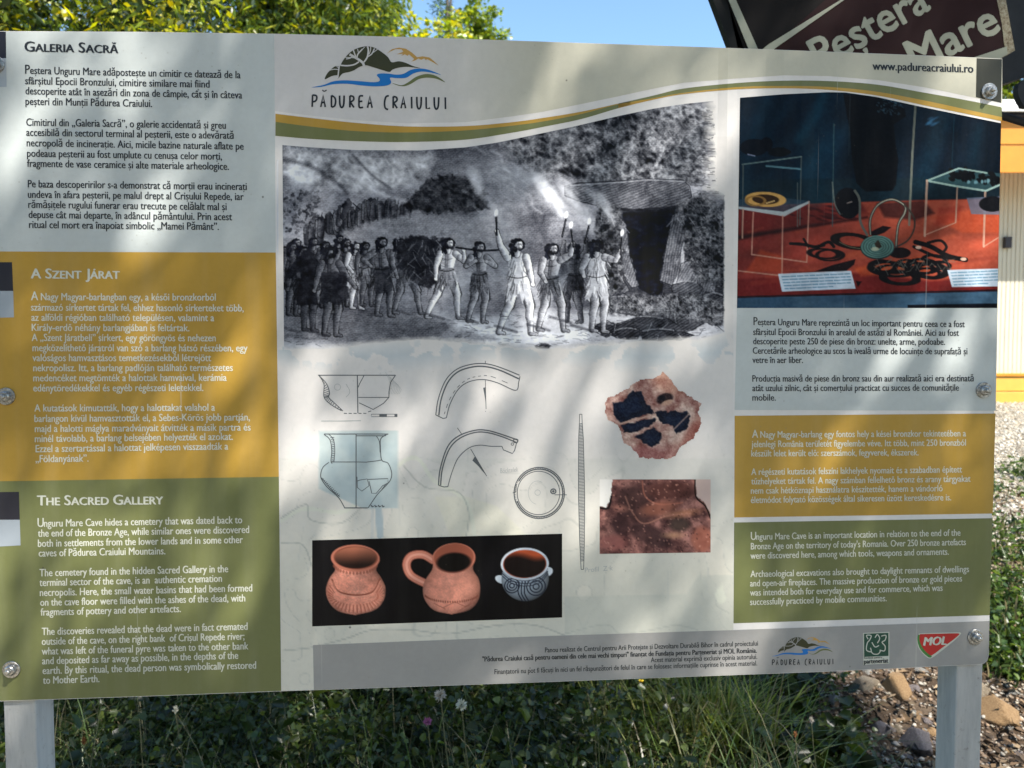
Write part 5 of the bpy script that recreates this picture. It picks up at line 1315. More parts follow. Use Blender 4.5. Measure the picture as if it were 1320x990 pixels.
def tree(name, label, cat, base, H, blobs, nclump, per, spread, leaf, cols, droop=.3, group=None, trunk_r=.1, lean=(0, 0), shell=.55):
    """blobs: list of (dx, dy, z, rx, ry, rz); clumps of leaves sit at twig ends, mostly towards the blobs' outside"""
    bx, by = base; bz = float(gz(bx, by)) - .05
    t = empty(name, (bx, by, bz)); tag(t, label, cat, group)
    top = (lean[0], lean[1], H * .8)
    pts = [(top[0] * k / 6 + .05 * math.sin(k * 2.1), top[1] * k / 6 + .05 * math.cos(k * 1.7), top[2] * k / 6) for k in range(7)]
    trunk_mesh('trunk', pts, [trunk_r * (1.25 - 1.1 * k / 6) for k in range(7)], m_bark, t)
    P = []; tot = sum(b[3] * b[4] * b[5] for b in blobs) ** 1.0
    for (dx, dy, z, rx, ry, rz) in blobs:
        nc = max(3, int(nclump * rx * ry * rz / tot))
        d = RNG.normal(size=(nc, 3)); d /= np.linalg.norm(d, axis=1)[:, None]
        rad = (1 - shell * RNG.random(nc) ** 1.6)[:, None]
        c = np.array([dx, dy, z]) + d * rad * np.array([rx, ry, rz])
        pl = c[:, None, :] + RNG.normal(size=(nc, per, 3)) * spread * np.array([1, 1, .8])
        P.append(pl.reshape(-1, 3))
        zz = min(max(z - rz * .6, H * .2), H * .75); q0 = Vector(pts[min(6, int(6 * zz / (H * .8)))]); q1 = Vector((dx, dy, z))
        limb = trunk_mesh('branch', [q0, q0.lerp(q1, .5) + Vector((0, 0, -.1 * rz)), q1], [trunk_r * .42, trunk_r * .28, trunk_r * .1], m_bark, t, 6)
        V = []
        for cc in c[:: max(1, nc // 14)]:
            pass
    leaves(np.concatenate(P), leaf[0], leaf[1], cols, droop, 'crown', t)
    return t

# the big tree at the photographer's back whose crown dapples the board and the bank
def shade_tree():
    t = empty('broadleaf_tree', (5.6, -5.6, 0)); tag(t, 'tall spreading tree overhead throwing dappled shade on the board', 'tree')
    trunk_mesh('trunk', [(0, 0, -.2), (.1, 0, 2), (-.1, .2, 4), (-.4, .5, 6), (-.6, .8, 8)], [.34, .27, .22, .16, .07], m_bark, t, 12)
    Pc = []
    s_ = np.array([SUN.x, SUN.y, SUN.z]); 
    # clump centres: aim points over the board and ground, pushed up the sun's way into the crown
    r = np.random.default_rng(SEED_SHADE)
    n = N_CLUMP
    A1 = np.stack([-3.4 + 8.0 * r.random(n), np.full(n, D0), -.6 + 2.6 * r.random(n)], -1)       # over the board
    n2 = N_UNDER
    A2 = np.stack([-3.2 + 6.2 * r.random(n2), np.full(n2, D0), 2.0 + 3.4 * r.random(n2)], -1)    # over the ground behind it
    A = np.concatenate([A1, A2]); tt = 3.8 + 4.0 * r.random(len(A))
    keepm = np.ones(len(A), bool)       # gaps in the crown where the sun gets through
    for (px, py, rx, rz_) in GAPS:
        q = CP + ray(px, py) * (D0 / ray(px, py)[1])
        dd_ = ((A[:, 0] - q[0] - .5 * (A[:, 2] - q[2])) / rx) ** 2 + ((A[:, 2] - q[2]) / rz_) ** 2
        keepm &= dd_ > 1
    for (px, py, Y_, rx, rz_) in GAPS_FAR:
        q = np.array(at(px, py, Y_)); q = q + s_ / s_[1] * (D0 - q[1])
        keepm &= ((A[:, 0] - q[0]) / rx) ** 2 + ((A[:, 2] - q[2]) / rz_) ** 2 > 1
    A = A[keepm]; C = A + tt[keepm][:, None] * s_
    C[:, 2] = np.clip(C[:, 2], 3.6, None)
    pl = (C[:, None, :] + r.normal(size=(len(C), 60, 3)) * np.array([.085, .085, .08])).reshape(-1, 3) - np.array([5.6, -5.6, 0])
    leaves(pl, .085, .022, GREENS, .2, 'crown', t)
    hub = Vector((-.5, .7, 7))
    for k in range(26):
        c = C[r.integers(0, len(C))] - np.array([5.6, -5.6, 0]); e_ = Vector(c)
        mid = hub.lerp(e_, .5) + Vector((r.normal() * .2, r.normal() * .2, .35))
        h0 = Vector((-.1 - .018 * k, .2 + .02 * k, 4 + .14 * k))
        trunk_mesh('branch', [h0, h0.lerp(mid, .6), mid, e_], [.08, .055, .03, .008], m_bark, t, 6)
SEED_SHADE = 5; N_CLUMP = 400; N_UNDER = 440
GAPS = [(36, 945, .06, .10), (175, 150, .07, .18), (70, 260, .06, .15), (130, 400, .10, .14), (30, 470, .06, .12), (345, 560, .06, .12), (235, 730, .08, .2), (150, 880, .08, .05),
        (420, 110, .13, .07), (640, 70, .06, .06), (960, 60, .06, .07), (410, 470, .10, .05), (560, 590, .04, .16), (690, 470, .07, .08), (820, 430, .06, .05), (650, 770, .06, .12), (860, 760, .05, .14), (730, 640, .03, .12),
        (390, 700, .04, .12), (480, 830, .05, .05), (1030, 470, .03, .08), (1180, 480, .03, .09), (1240, 440, .03, .06), (970, 600, .05, .12), (1110, 570, .06, .08), (1010, 100, .04, .05), (1050, 720, .04, .08), (600, 300, .10, .10), (800, 250, .05, .1), (1260, 870, .05, .12)]
GAPS_FAR = [(1300, 930, 2.7, .26, .45), (900, 960, 2.35, .24, .36), (850, 900, 2.5, .14, .2), (970, 900, 2.9, .12, .14), (150, 895, 2.4, .08, .1), (1120, 880, 3.0, .15, .12), (1310, 760, 3.8, .6, .9), (400, 950, 2.4, .06, .08), (250, 900, 2.6, .05, .06), (620, 930, 2.5, .06, .06), (700, 890, 2.8, .10, .08), (330, 980, 2.2, .04, .05), (520, 900, 2.9, .08, .10), (120, 960, 2.3, .05, .06), (190, 930, 2.8, .08, .08), (290, 930, 2.5, .05, .06), (460, 950, 2.3, .04, .05), (580, 970, 2.2, .05, .05), (670, 940, 2.3, .05, .07), (1000, 930, 2.7, .08, .08), (760, 960, 2.3, .05, .07), (1040, 960, 2.6, .05, .07)]
shade_tree()

# trees and shrubs beyond the board
def px_base(px, Y): return (float((px - 660) / F * Y), Y)
tree('willow_bush', 'yellow-green leafy bush close behind the upper left corner of the board', 'bush', (-3.55, 4.9), 4.6,
     [(-.9, 0, 2.6, 1.3, .9, 1.3), (.5, .1, 2.7, 1.2, .8, 1.3), (1.3, .3, 2.2, .8, .7, 1.2), (-.2, 0, 3.7, 1.3, .8, 1.0), (-1.7, .2, 3.3, 1.0, .8, 1.2), (0, .1, 1.4, 1.8, .7, 1.0)], 900, 62, .13, (.075, .015), np.concatenate([YELL, YELL[:2] * 1.5, DARKS * 1.3, DARKS * .9]), .55)  # dark leaves mixed in: the bush's shaded gaps put into leaf colour
tree('weeping_tree', 'tall pale green tree with drooping sprays behind the logo corner of the board', 'tree', (-2.75, 9.2), 8.2,
     [(-1.0, 0, 4.6, 1.3, 1.0, 2.2), (-.1, .2, 5.6, 1.1, 1.0, 2.4), (.45, .1, 4.5, .8, .9, 1.9), (.75, .3, 5.8, .6, .8, 1.8), (-.2, 0, 2.8, 1.4, 1.0, 1.4), (-1.8, .2, 5.6, 1.0, .8, 2.0)], 700, 70, .17, (.12, .018), np.concatenate([GREENS * 1.7, GREENS * 1.1, DARKS * 1.6, YELL[:2] * .9]), .95)  # the darkest greens paint deeper shadows into this crown
tree('weeping_tree', 'second drooping green tree, darker, right of the pale one and left of the open sky', 'tree', (-1.95, 11.5), 8.4,
     [(-.7, 0, 5.2, .8, .9, 2.0), (.0, .2, 5.0, .6, .7, 1.5), (.1, 0, 3.4, .8, .9, 1.6), (-.4, 0, 6.9, .7, .7, 1.2)], 380, 60, .13, (.12, .02), GREENS * 1.7, .8)
tree('conifer', 'dark green pine rising beside the gap of blue sky', 'tree', (-1.22, 15.2), 8.7,
     [(-.02, 0, 8.6, .16, .2, .7), (.06, 0, 7.9, .24, .3, .35), (-.04, 0, 7.35, .28, .4, .4), (.05, 0, 6.3, .55, .6, .7), (0, 0, 5.2, .8, .8, .9), (0, 0, 4.0, 1.0, .9, 1.0)], 330, 60, .08, (.08, .012), DARKS * 2.0, .1, trunk_r=.12)
tree('young_tree', 'small bright lime-green tree just over the top edge of the board', 'tree', (-.80, 7.6), 4.4,
     [(0, 0, 3.65, .30, .3, .42), (.2, 0, 3.2, .38, .3, .45), (-.15, .1, 2.7, .5, .4, .7)], 110, 42, .09, (.07, .022), YELL * 1.2, .2, trunk_r=.05)
tree('hedge_tree', 'low rounded light green tree at the right end of the treeline under open sky', 'tree', (-.42, 14.5), 7.4,
     [(-.38, 0, 6.65, .26, .4, .55), (-.06, 0, 6.5, .26, .4, .5), (.14, .1, 6.2, .2, .3, .45), (-.2, 0, 5.8, .6, .5, .8), (-.1, 0, 4.6, .9, .6, 1.1)], 260, 50, .07, (.09, .03), GREENS * 1.8, .1)
tree('far_tree', 'far green tree glimpsed over the cabin roof right of the board', 'tree', (17.2, 26), 11.4,
     [(-.7, 0, 9.3, .9, .9, 1.3), (.5, 0, 8.6, .9, .9, 1.4), (0, 0, 6.8, 1.8, 1.5, 1.6), (1.6, 0, 8.9, .8, .8, 1.2), (-.2, 0, 10.4, .6, .6, .9)], 260, 40, .24, (.2, .06), GREENS * 1.2, .1, trunk_r=.2)
for i, (x_, y_, hh, lb) in enumerate([(-7.5, 13, 8, 'broad dark tree far left beyond the willow bush'), (-6.0, 6.5, 5, 'green tree at far left outside the board')]):
    tree('broadleaf_tree', lb, 'tree', (x_, y_), hh, [(-.8, 0, hh * .55, 1.5, 1.2, hh * .24), (.9, 0, hh * .6, 1.4, 1.1, hh * .24), (0, 0, hh * .8, 1.2, 1, hh * .2), (0, 0, hh * .36, 1.9, 1.2, hh * .2)], 300, 50, .22, (.13, .035), GREENS, .3)

for i, (x_, y_, hh, lb) in enumerate([(-7.5, -9, 8.5, 'unseen leafy tree added behind the photographer, leftmost of the row'), (-3.2, -10.5, 9, 'unseen leafy tree added behind the photographer, second from the left of the row'), (1.0, -10, 8.0, 'unseen leafy tree added behind the photographer, middle of the row'), (9.8, -10.5, 8.0, 'unseen leafy tree added behind the photographer, right of the spreading tree'), (13.5, -7, 8.5, 'unseen leafy tree added behind the photographer, rightmost of the row')]):  # unseen row, added to darken the board's reflections and cut the blue ambient
    tree('broadleaf_tree', lb, 'tree', (x_, y_), hh, [(-1.2, 0, hh * .5, 2.0, 1.4, hh * .26), (1.2, 0, hh * .55, 2.0, 1.4, hh * .26), (0, 0, hh * .8, 1.6, 1.2, hh * .2), (0, 0, hh * .22, 2.8, 1.4, hh * .22)], 330, 42, .3, (.22, .07), GREENS * .8, .3, group='unseen trees added behind the photographer')

# ------------------------------------------------------------------ tilted brown direction sign behind the board
SD = 1.95
sg = empty('direction_sign', (1.05, SD, 1.9)); tag(sg, 'brown wooden direction sign tilted behind the upper right corner of the board', 'sign')
so_ = Vector((1.05, SD, 1.9))
def sp_(px, py, off=0.0):
    v = at(px, py, SD - off); return v - so_
def slab(name, pts, off, thick, mat, parent):
    a = [sp_(x, y, 0) + Vector((0, -off, 0)) for x, y in pts]; b = [v + Vector((0, thick, 0)) for v in a]; n = len(a)
    return mesh_obj(name, a + b, [list(range(n)), list(range(2 * n - 1, n - 1, -1))] + [[i, n + i, n + (i + 1) % n, (i + 1) % n] for i in range(n)], mat, parent)
def sign_mat(name, col, wear=.3):
    m, nt, p = new_mat(name); tc = N(nt, 'ShaderNodeTexCoord'); v = tc.outputs['Object']
    c = mixc(nt, ramp(nt, noise_tex(nt, v, 24, 6, .7), [(.5, 0.0), (.75, wear)]), col, tuple(x * .6 + .01 for x in col)); c = mixc(nt, ramp(nt, noise_tex(nt, v, 5, 4), [(.4, 0.0), (.8, .35)]), c, tuple(x * .6 for x in col))
    nt.links.new(c, p.inputs['Base Color']); p.inputs['Roughness'].default_value = .7; p.inputs['Specular IOR Level'].default_value = .15
    return m
m_sb = sign_mat('sign brown', (.030, .011, .011)); m_sk = sign_mat('sign black brown', (.014, .011, .010)); m_sc = sign_mat('sign cream', (.42, .42, .33)); m_sf = sign_mat('sign frame dark', (.018, .018, .018))
m_sedge, ne_, pe_ = new_mat('sign rusted edge'); tcn = N(ne_, 'ShaderNodeTexCoord'); ne_.links.new(ramp(ne_, noise_tex(ne_, tcn.outputs['Object'], 160, 5, .8), [(.35, (.14, .09, .05)), (.5, (.36, .30, .20)), (.65, (.50, .45, .34))]), pe_.inputs['Base Color']); pe_.inputs['Roughness'].default_value = .9
slab('frame', [(905, -40), (930, -40), (975, 75), (962, 110), (1000, 180), (950, 80)], -.004, .03, m_sf, sg)
slab('panel', [(925, -40), (1280, -45), (1305, 66), (1150, 120), (1010, 170), (970, 95)], 0, .022, m_sk, sg)
slab('panel', [(1120, -50), (1278, -45), (1288, 20), (1296, 62), (1150, 120), (1000, 170), (985, 70)], .003, .003, m_sb, sg)
slab('border', [(924, -35), (931, -37), (978, 68), (1015, 168), (1006, 168), (966, 68), (944, 14)], .005, .002, m_sc, sg)
slab('border', [(1130, -39), (1146, -39), (1090, -1), (1000, 62), (960, 95), (950, 90), (990, 58), (1084, 0)], .005, .002, m_sc, sg)
slab('edge_strip', [(1275, -45), (1287, -45), (1307, 66), (1295, 72), (1290, 30)], .004, .030, m_sedge, sg)
slab('border', [(1230, 83), (1296, 61), (1297, 71), (1292, 74), (1260, 90), (1200, 110)], .006, .003, m_sc, sg)
# lettering on the sign, on its own tilted plane
def sign_text(txt, x0, y0, x1, y1, em, bold):
    Vt, Ft = text_geo(txt, 0); mn = Vt[:, 0].min(); tot = Vt[:, 0].max() - mn
    a = np.array([x0, y0]); b = np.array([x1, y1]); ux = (b - a) / tot; nrm = np.array([ux[1], -ux[0]]); nrm = nrm / np.linalg.norm(nrm) * em
    pts = []; fs = []
    for j, (dx, dy) in enumerate([(0, 0), (1, 0), (-1, 0), (0, 1), (0, -1), (.7, .7), (-.7, .7), (.7, -.7), (-.7, -.7)]):
        n0 = len(pts)
        for v in Vt:
            q = a + (v[0] - mn + dx * bold) * ux + (v[1] + dy * bold) * nrm; pts.append(sp_(q[0], q[1], 0) + Vector((0, -.0033 - j * .00006, 0)))
        fs += [[n0 + i for i in f] for f in Ft]
    return mesh_obj('lettering', pts, fs, m_sc, sg)
sign_text('Peştera', 1058, 90, 1199, 12, 58, .021)
sign_text('Mare', 1181, 93, 1289, 40, 59, .023)
m_blk, nk, pk = new_mat('black painted wood'); tcn = N(nk, 'ShaderNodeTexCoord'); nk.links.new(ramp(nk, noise_tex(nk, tcn.outputs['Object'], 12, 6, .7), [(.3, (.008, .009, .012)), (.7, (.025, .026, .032))]), pk.inputs['Base Color']); pk.inputs['Roughness'].default_value = .7
# the sign's dark support with a round-ended lower plate, seen at the frame's edge
po = empty('signpost', tuple(at(1345, 990, 2.05)[:2]) + (0,)); tag(po, 'dark wooden signpost at the right edge of the view, holding up black boards', 'signpost')
pb_ = Vector(po.location)
def pslab(name, pts, Y, thick, mat):
    a = [at(x, y, Y) - pb_ for x, y in pts]; b = [v + Vector((0, thick, 0)) for v in a]; n = len(a)
    return mesh_obj(name, a + b, [list(range(n)), list(range(2 * n - 1, n - 1, -1))] + [[i, n + i, n + (i + 1) % n, (i + 1) % n] for i in range(n)], mat, po)
pslab('board', [(1270, -60), (1420, -60), (1420, 60), (1320, 99), (1308, 104), (1294, 108), (1285, 90)], 2.03, .03, m_blk)
c_ = smooth_pts([(1312, 116), (1318, 104), (1340, 100), (1400, 100), (1400, 136), (1330, 138), (1318, 133)], 5, True); pslab('plate', [tuple(a) for a in c_], 2.0, .02, m_blk)
pslab('post', [(1352, -200), (1392, -200), (1392, 1260), (1352, 1260)], 2.08, .08, m_blk)
pts = [at(1280, 146, 2.06) - pb_, at(1300, 152, 2.06) - pb_, at(1325, 160, 2.06) - pb_, at(1400, 178, 2.07) - pb_]
trunk_mesh('arm', pts, [.010] * 4, m_blk, po, 12)

# ------------------------------------------------------------------ cabin beyond the yard
CB = 9.0
kb = empty('cabin', (8.3, CB, .86)); tag(kb, 'cream panelled cabin with orange eaves board and yellow base, right of the board', 'cabin')
m_cream, nc_, pc_ = new_mat('cream siding'); tcn = N(nc_, 'ShaderNodeTexCoord'); mp = N(nc_, 'ShaderNodeMapping'); mp.inputs['Scale'].default_value = (30, 30, 1); nc_.links.new(tcn.outputs['Object'], mp.inputs[0])
nc_.links.new(ramp(nc_, noise_tex(nc_, mp.outputs[0], 1, 4), [(.3, (.52, .48, .36)), (.7, (.64, .60, .48))]), pc_.inputs['Base Color']); pc_.inputs['Roughness'].default_value = .6
def flat_mat(name, c, r=.55, sc=8):
    m, nt, p = new_mat(name); tc = N(nt, 'ShaderNodeTexCoord'); nt.links.new(ramp(nt, noise_tex(nt, tc.outputs['Object'], sc, 6, .7), [(.3, tuple(x * .85 for x in c)), (.7, c)]), p.inputs['Base Color']); p.inputs['Roughness'].default_value = r; return m
m_or = flat_mat('orange paint', (.68, .26, .02)); m_ye = flat_mat('yellow paint', (.68, .40, .07)); m_rf = flat_mat('pale roofing', (.62, .61, .57), .8, 30); m_box = flat_mat('dark box', (.03, .025, .03))
def zz_(py): return CAM_Z - CB * (py - 450) / F - .86
X0, X1 = -4.4, 3.4
# grooved siding as narrow boards
bm0 = box_bm(0, .046, 0, .02, zz_(486), zz_(176), .004); me_ = bpy.data.meshes.new('siding_board'); bm0.to_mesh(me_); bm0.free(); me_.materials.append(m_cream)
k = 0; x_ = X0
wall = bm_obj('wall', box_bm(X0, X1, .02, 2.6, zz_(512), zz_(170)), m_cream, kb)
while x_ < X1:
    o = bpy.data.objects.new('siding_board', me_); COL.objects.link(o); o.parent = wall; o.location = (x_, -.001 * (k % 2), 0); x_ += .0502; k += 1
bm_obj('base_beam', box_bm(X0 - .03, X1, -.05, .03, zz_(485), zz_(481), .004), m_or, kb)
bm_obj('base_beam', box_bm(X0 - .03, X1, -.035, .03, zz_(504), zz_(486), .006), m_ye, kb)
bm_obj('base_beam', box_bm(X0 - .03, X1, -.06, .03, zz_(520), zz_(505), .006), m_ye, kb)
bm_obj('eaves_board', box_bm(X0 - .2, X1, -.60, -.575, zz_(207), zz_(178), .004), m_or, kb)
bm_obj('eaves_board', box_bm(X0 - .2, X1, -.592, -.567, zz_(240), zz_(208), .004), m_or, kb)
bm_obj('eaves_soffit', box_bm(X0 - .2, X1, -.573, .0, zz_(190), zz_(186)), m_or, kb)
bm_obj('gutter', box_bm(X0 - .22, X1, -.66, -.56, zz_(177), zz_(168), .012), m_sk, kb)
rfm = bmesh.new(); vs = [rfm.verts.new(v) for v in [(X0 - .25, -.68, zz_(167)), (X1, -.68, zz_(167)), (X1, 1.4, zz_(167) + .75), (X0 - .25, 1.4, zz_(167) + .75), (X0 - .25, 3.0, zz_(167)), (X1, 3.0, zz_(167)), (X0 - .25, -.68, zz_(171)), (X1, -.68, zz_(171)), (X1, 3.0, zz_(171)), (X0 - .25, 3.0, zz_(171))]]
for fc in ((0, 1, 2, 3), (3, 2, 5, 4), (0, 6, 7, 1), (6, 9, 8, 7), (0, 3, 4, 9, 6), (1, 7, 8, 5, 2)): rfm.faces.new([vs[i] for i in fc])
bm_obj('roof', rfm, m_rf, kb)
bx_ = at(1297.5, 313, CB) - Vector(kb.location)
bm_obj('wall_box', box_bm(bx_.x - .045, bx_.x + .035, -.05, .0, bx_.z - .065, bx_.z + .065, .006), m_box, kb)

# ------------------------------------------------------------------ stones
def rock_mat(name, c0, c1):
    m, nt, p = new_mat(name); tc = N(nt, 'ShaderNodeTexCoord'); f = noise_tex(nt, tc.outputs['Object'], 14, 8, .7)
    nt.links.new(ramp(nt, f, [(.3, c0), (.7, c1)]), p.inputs['Base Color']); p.inputs['Roughness'].default_value = .9
    b = N(nt, 'ShaderNodeBump'); b.inputs['Distance'].default_value = .15; b.inputs['Strength'].default_value = .6; nt.links.new(noise_tex(nt, tc.outputs['Object'], 50, 6, .7), b.inputs['Height']); nt.links.new(b.outputs[0], p.inputs['Normal']); return m
R_och = rock_mat('ochre rock', (.20, .11, .045), (.42, .27, .13)); R_tan = rock_mat('tan rock', (.16, .12, .08), (.36, .29, .20)); R_pur = rock_mat('purple grey rock', (.09, .075, .07), (.25, .21, .20)); R_gry = rock_mat('grey rock', (.15, .14, .12), (.38, .36, .32))
def ground_at(px, py):
    d = ray(px, py); t = 1.3
    while t < 30:
        p = CP + d * t
        if p[2] <= float(gz(p[0], p[1])): break
        t += .01
    return p
def rock_mesh(seed, sub=4, amp=.34):
    bm = bmesh.new(); bmesh.ops.create_icosphere(bm, subdivisions=sub, radius=1)
    o = Vector((seed * 7.3, seed * 1.7, seed * 3.1))
    for v in bm.verts:
        d = v.co.copy(); k = 1 + amp * mnoise.noise(d * 1.1 + o) * 1.6 + amp * .4 * mnoise.noise(d * 2.9 + o) + amp * .16 * mnoise.noise(d * 7.3 + o)
        v.co = d * k
        for pl in (Vector((.3, -.9, .2)), Vector((.0, -.3, 1.)), Vector((.8, .3, .6)), Vector((-.5, -.7, .6)), Vector((.1, .8, .5)), Vector((-.9, .2, .2))):   # broken faces
            pn = (pl + Vector((math.sin(seed), math.cos(seed * 2), 0)) * .3).normalized(); q = v.co.dot(pn) - .50
            if q > 0: v.co -= pn * q * .94
    me = bpy.data.meshes.new('rock'); bm.to_mesh(me); bm.free(); me.polygons.foreach_set('use_smooth', [sub > 2] * len(me.polygons)); return me
def rock(px, py, wpx, hpx, mat, label, seed, rz=0, dep=.9, group=None, me=None, tilt=0):
    p = ground_at(px, py); s_ = p[1] / F
    m_ = me or rock_mesh(seed)
    if not m_.materials: m_.materials.append(mat)
    o = bpy.data.objects.new('rock', m_); COL.objects.link(o)
    o.scale = (wpx * s_ / 2, wpx * s_ / 2 * dep, hpx * s_ / 2); o.rotation_euler = (0, tilt, rz); o.location = (p[0], p[1] + wpx * s_ / 2 * .3, p[2] + hpx * s_ * .22)
    tag(o, label, 'rock', group); return o
rock(1300, 930, 76, 40, R_och, 'large smooth ochre boulder right of the right-hand post', 1, .4, tilt=.35)
rock(1262, 896, 40, 34, R_tan, 'tan rock tucked behind the right-hand post just under the board', 2, .2)
rock(1158, 893, 52, 44, R_och, 'rounded orange-tan stone under the oil company logo', 3, 1)
rock(1118, 888, 44, 26, R_tan, 'flat pale tan stone left of the rounded orange-tan one', 4, .5)
rock(1138, 945, 36, 24, R_pur, 'small mauve-grey stone in the bank, left of the big dark slab', 5, .3)
rock(1188, 968, 60, 50, R_pur, 'big dark purple-grey slab leaning beside the right-hand post', 6, .8, tilt=.5)
rock(1040, 886, 36, 22, R_gry, 'grey stone half hidden by leaves under the board', 7, .1)
rock(1078, 905, 30, 18, R_gry, 'small pale grey stone among the green leaves', 8, 2)
rock(1232, 985, 30, 22, R_tan, 'small tan stone at the foot of the right-hand post', 9, 2)
rock(1312, 862, 40, 18, R_pur, 'flat dark stone on the bank above the ochre boulder', 10, 2)
RMS = []
for i, m_ in enumerate([R_gry, R_tan, R_gry, R_pur, R_och, R_tan]):
    me = rock_mesh(20 + i, 2, .45); me.materials.append(m_); RMS.append(me)
rr = random.Random(4)
ZONES = [(1040, 'under the end of the footer text'), (1098, 'under the small landscape logo'), (1150, 'under the green emblem'), (1206, 'just left of the right-hand post'), (1400, 'right of the right-hand post')]
for k in range(64):
    px, py = rr.uniform(985, 1318), rr.uniform(858, 988)
    if 1206 < px < 1270: continue
    w_ = rr.uniform(9, 22); ki = rr.randrange(6)
    kn_ = ('rounded grey', 'tan', 'jagged grey', 'dark mauve', 'orange-brown', 'flat tan')[ki]; zn = next(b for a, b in ZONES if px < a)
    hz_ = ('high on the bank', 'halfway down the bank', 'low on the bank')[int((py - 858) / 43.4)]; sz = 'small' if w_ > 15 else 'tiny'
    lb = '%s %s stone lying %s, %s' % (sz, kn_, hz_, zn)
    rock(px, py, w_, w_ * rr.uniform(.4, .8), None, lb, 0, rr.uniform(0, 6), 1, '%s %s stones %s %s' % (sz, kn_, hz_, zn), RMS[ki], rr.uniform(-.5, .5))
# gravel and chips: scattered tiny stones in one mesh
def chips(name, P, size, cols, flat=.6, mat=None):
    n = len(P); base = np.array([(1, 0, 0), (-.5, .87, 0), (-.5, -.87, 0), (0.1, 0, .8), (0, 0.1, -.6), (.45, .8, .3)]); T = np.array([(0, 5, 3), (5, 1, 3), (1, 2, 3), (2, 0, 3), (0, 4, 5), (5, 4, 1), (1, 4, 2), (2, 4, 0)])
    a = RNG.random(n) * 6.28; s_ = size * (.4 + 1.1 * RNG.random(n) ** 2)
    B = base[None] * (1 + .35 * RNG.normal(size=(n, 6, 1))) * s_[:, None, None] * np.array([1, .8, flat])
    c, q = np.cos(a)[:, None], np.sin(a)[:, None]
    V = np.stack([B[:, :, 0] * c - B[:, :, 1] * q, B[:, :, 0] * q + B[:, :, 1] * c, B[:, :, 2]], -1) + P[:, None, :]
    Fc = (np.arange(n)[:, None, None] * 6 + T[None]).reshape(-1, 3)
    ci = cols[RNG.integers(0, len(cols), n)] * (.7 + .5 * RNG.random(n))[:, None]
    o = quads_obj(name, V.reshape(-1, 3), Fc, mat, None, col=np.repeat(ci, 6, 0)); return o
m_chip, nq, pq = new_mat('chips'); a_ = N(nq, 'ShaderNodeAttribute', attribute_name='Col'); nq.links.new(a_.outputs['Color'], pq.inputs['Base Color']); pq.inputs['Roughness'].default_value = .9
n = 30000; y_ = 4.0 + 5.5 * RNG.random(n) ** 1.3; x_ = y_ * (.56 + .34 * RNG.random(n)); P = np.stack([x_, y_, gz(x_, y_) + .004], -1)
tag(chips('gravel', P, .014, np.array([(.46, .42, .35), (.54, .50, .42), (.34, .30, .24), (.60, .56, .48), (.24, .20, .15)]), mat=m_chip), kind='stuff')
n = 19000; y_ = 2.0 + 2.6 * RNG.random(n); x_ = y_ * (.22 + .62 * RNG.random(n)); P = np.stack([x_, y_, gz(x_, y_) + .003], -1)
tag(chips('bank_rubble', P, .012, np.array([(.30, .26, .20), (.18, .13, .09), (.40, .36, .30), (.10, .07, .05), (.24, .16, .10)]), mat=m_chip), kind='stuff')
n = 9000; y_ = 2.0 + 3.0 * RNG.random(n); x_ = y_ * (.2 + .66 * RNG.random(n)); P = np.stack([x_, y_, gz(x_, y_) + .01], -1)
lt_ = leaves(P, .045, .008, np.array([(.16, .10, .05), (.10, .06, .03), (.22, .155, .09), (.06, .04, .025)]), .3, 'leaf_litter', None, m_chip); tag(lt_, kind='stuff')

# ------------------------------------------------------------------ undergrowth
def blades(name, P, hgt, wid, cols, bend=.5):
    n = len(P); a = RNG.random(n) * 6.28; h = hgt * (.5 + .8 * RNG.random(n)); w_ = wid * (.6 + .8 * RNG.random(n)); bd = bend * (.2 + RNG.random(n))
    dx, dy = np.cos(a), np.sin(a); px_, py_ = -dy, dx; V = []
    for t, ww in ((0, 1), (.4, .85), (.75, .55), (1, .02)):
        cx = dx * bd * h * t * t; cy = dy * bd * h * t * t; cz = h * t * (1 - .35 * bd * t)
        for s_ in (-1, 1): V.append(np.stack([P[:, 0] + cx + s_ * px_ * w_ * ww, P[:, 1] + cy + s_ * py_ * w_ * ww, P[:, 2] + cz], -1))
    V = np.stack(V, 1).reshape(-1, 3); k = np.arange(n)[:, None, None] * 8
    Q = (k + np.array([[0, 1, 3, 2], [2, 3, 5, 4], [4, 5, 7, 6]])[None]).reshape(-1, 4)
    ci = cols[RNG.integers(0, len(cols), n)] * (.7 + .5 * RNG.random(n))[:, None]
    o = quads_obj(name, V, Q, M_leaf, None, col=np.repeat(ci, 8, 0)); tag(o, kind='stuff'); return o
GR = 1.1 * np.array([(.05, .085, .02), (.08, .12, .025), (.035, .06, .018), (.13, .15, .05), (.20, .17, .09)])
def scatter(n, x0, x1, y0, y1): x = x0 + (x1 - x0) * RNG.random(n); y = y0 + (y1 - y0) * RNG.random(n); return np.stack([x, y, gz(x, y)], -1)
blades('grass', scatter(13000, -3.2, .8, 1.85, 4.2), .30, .0030, GR * .8, .9)
blades('grass', scatter(5000, -4, 4, -1.5, 1.6), .10, .003, GR)
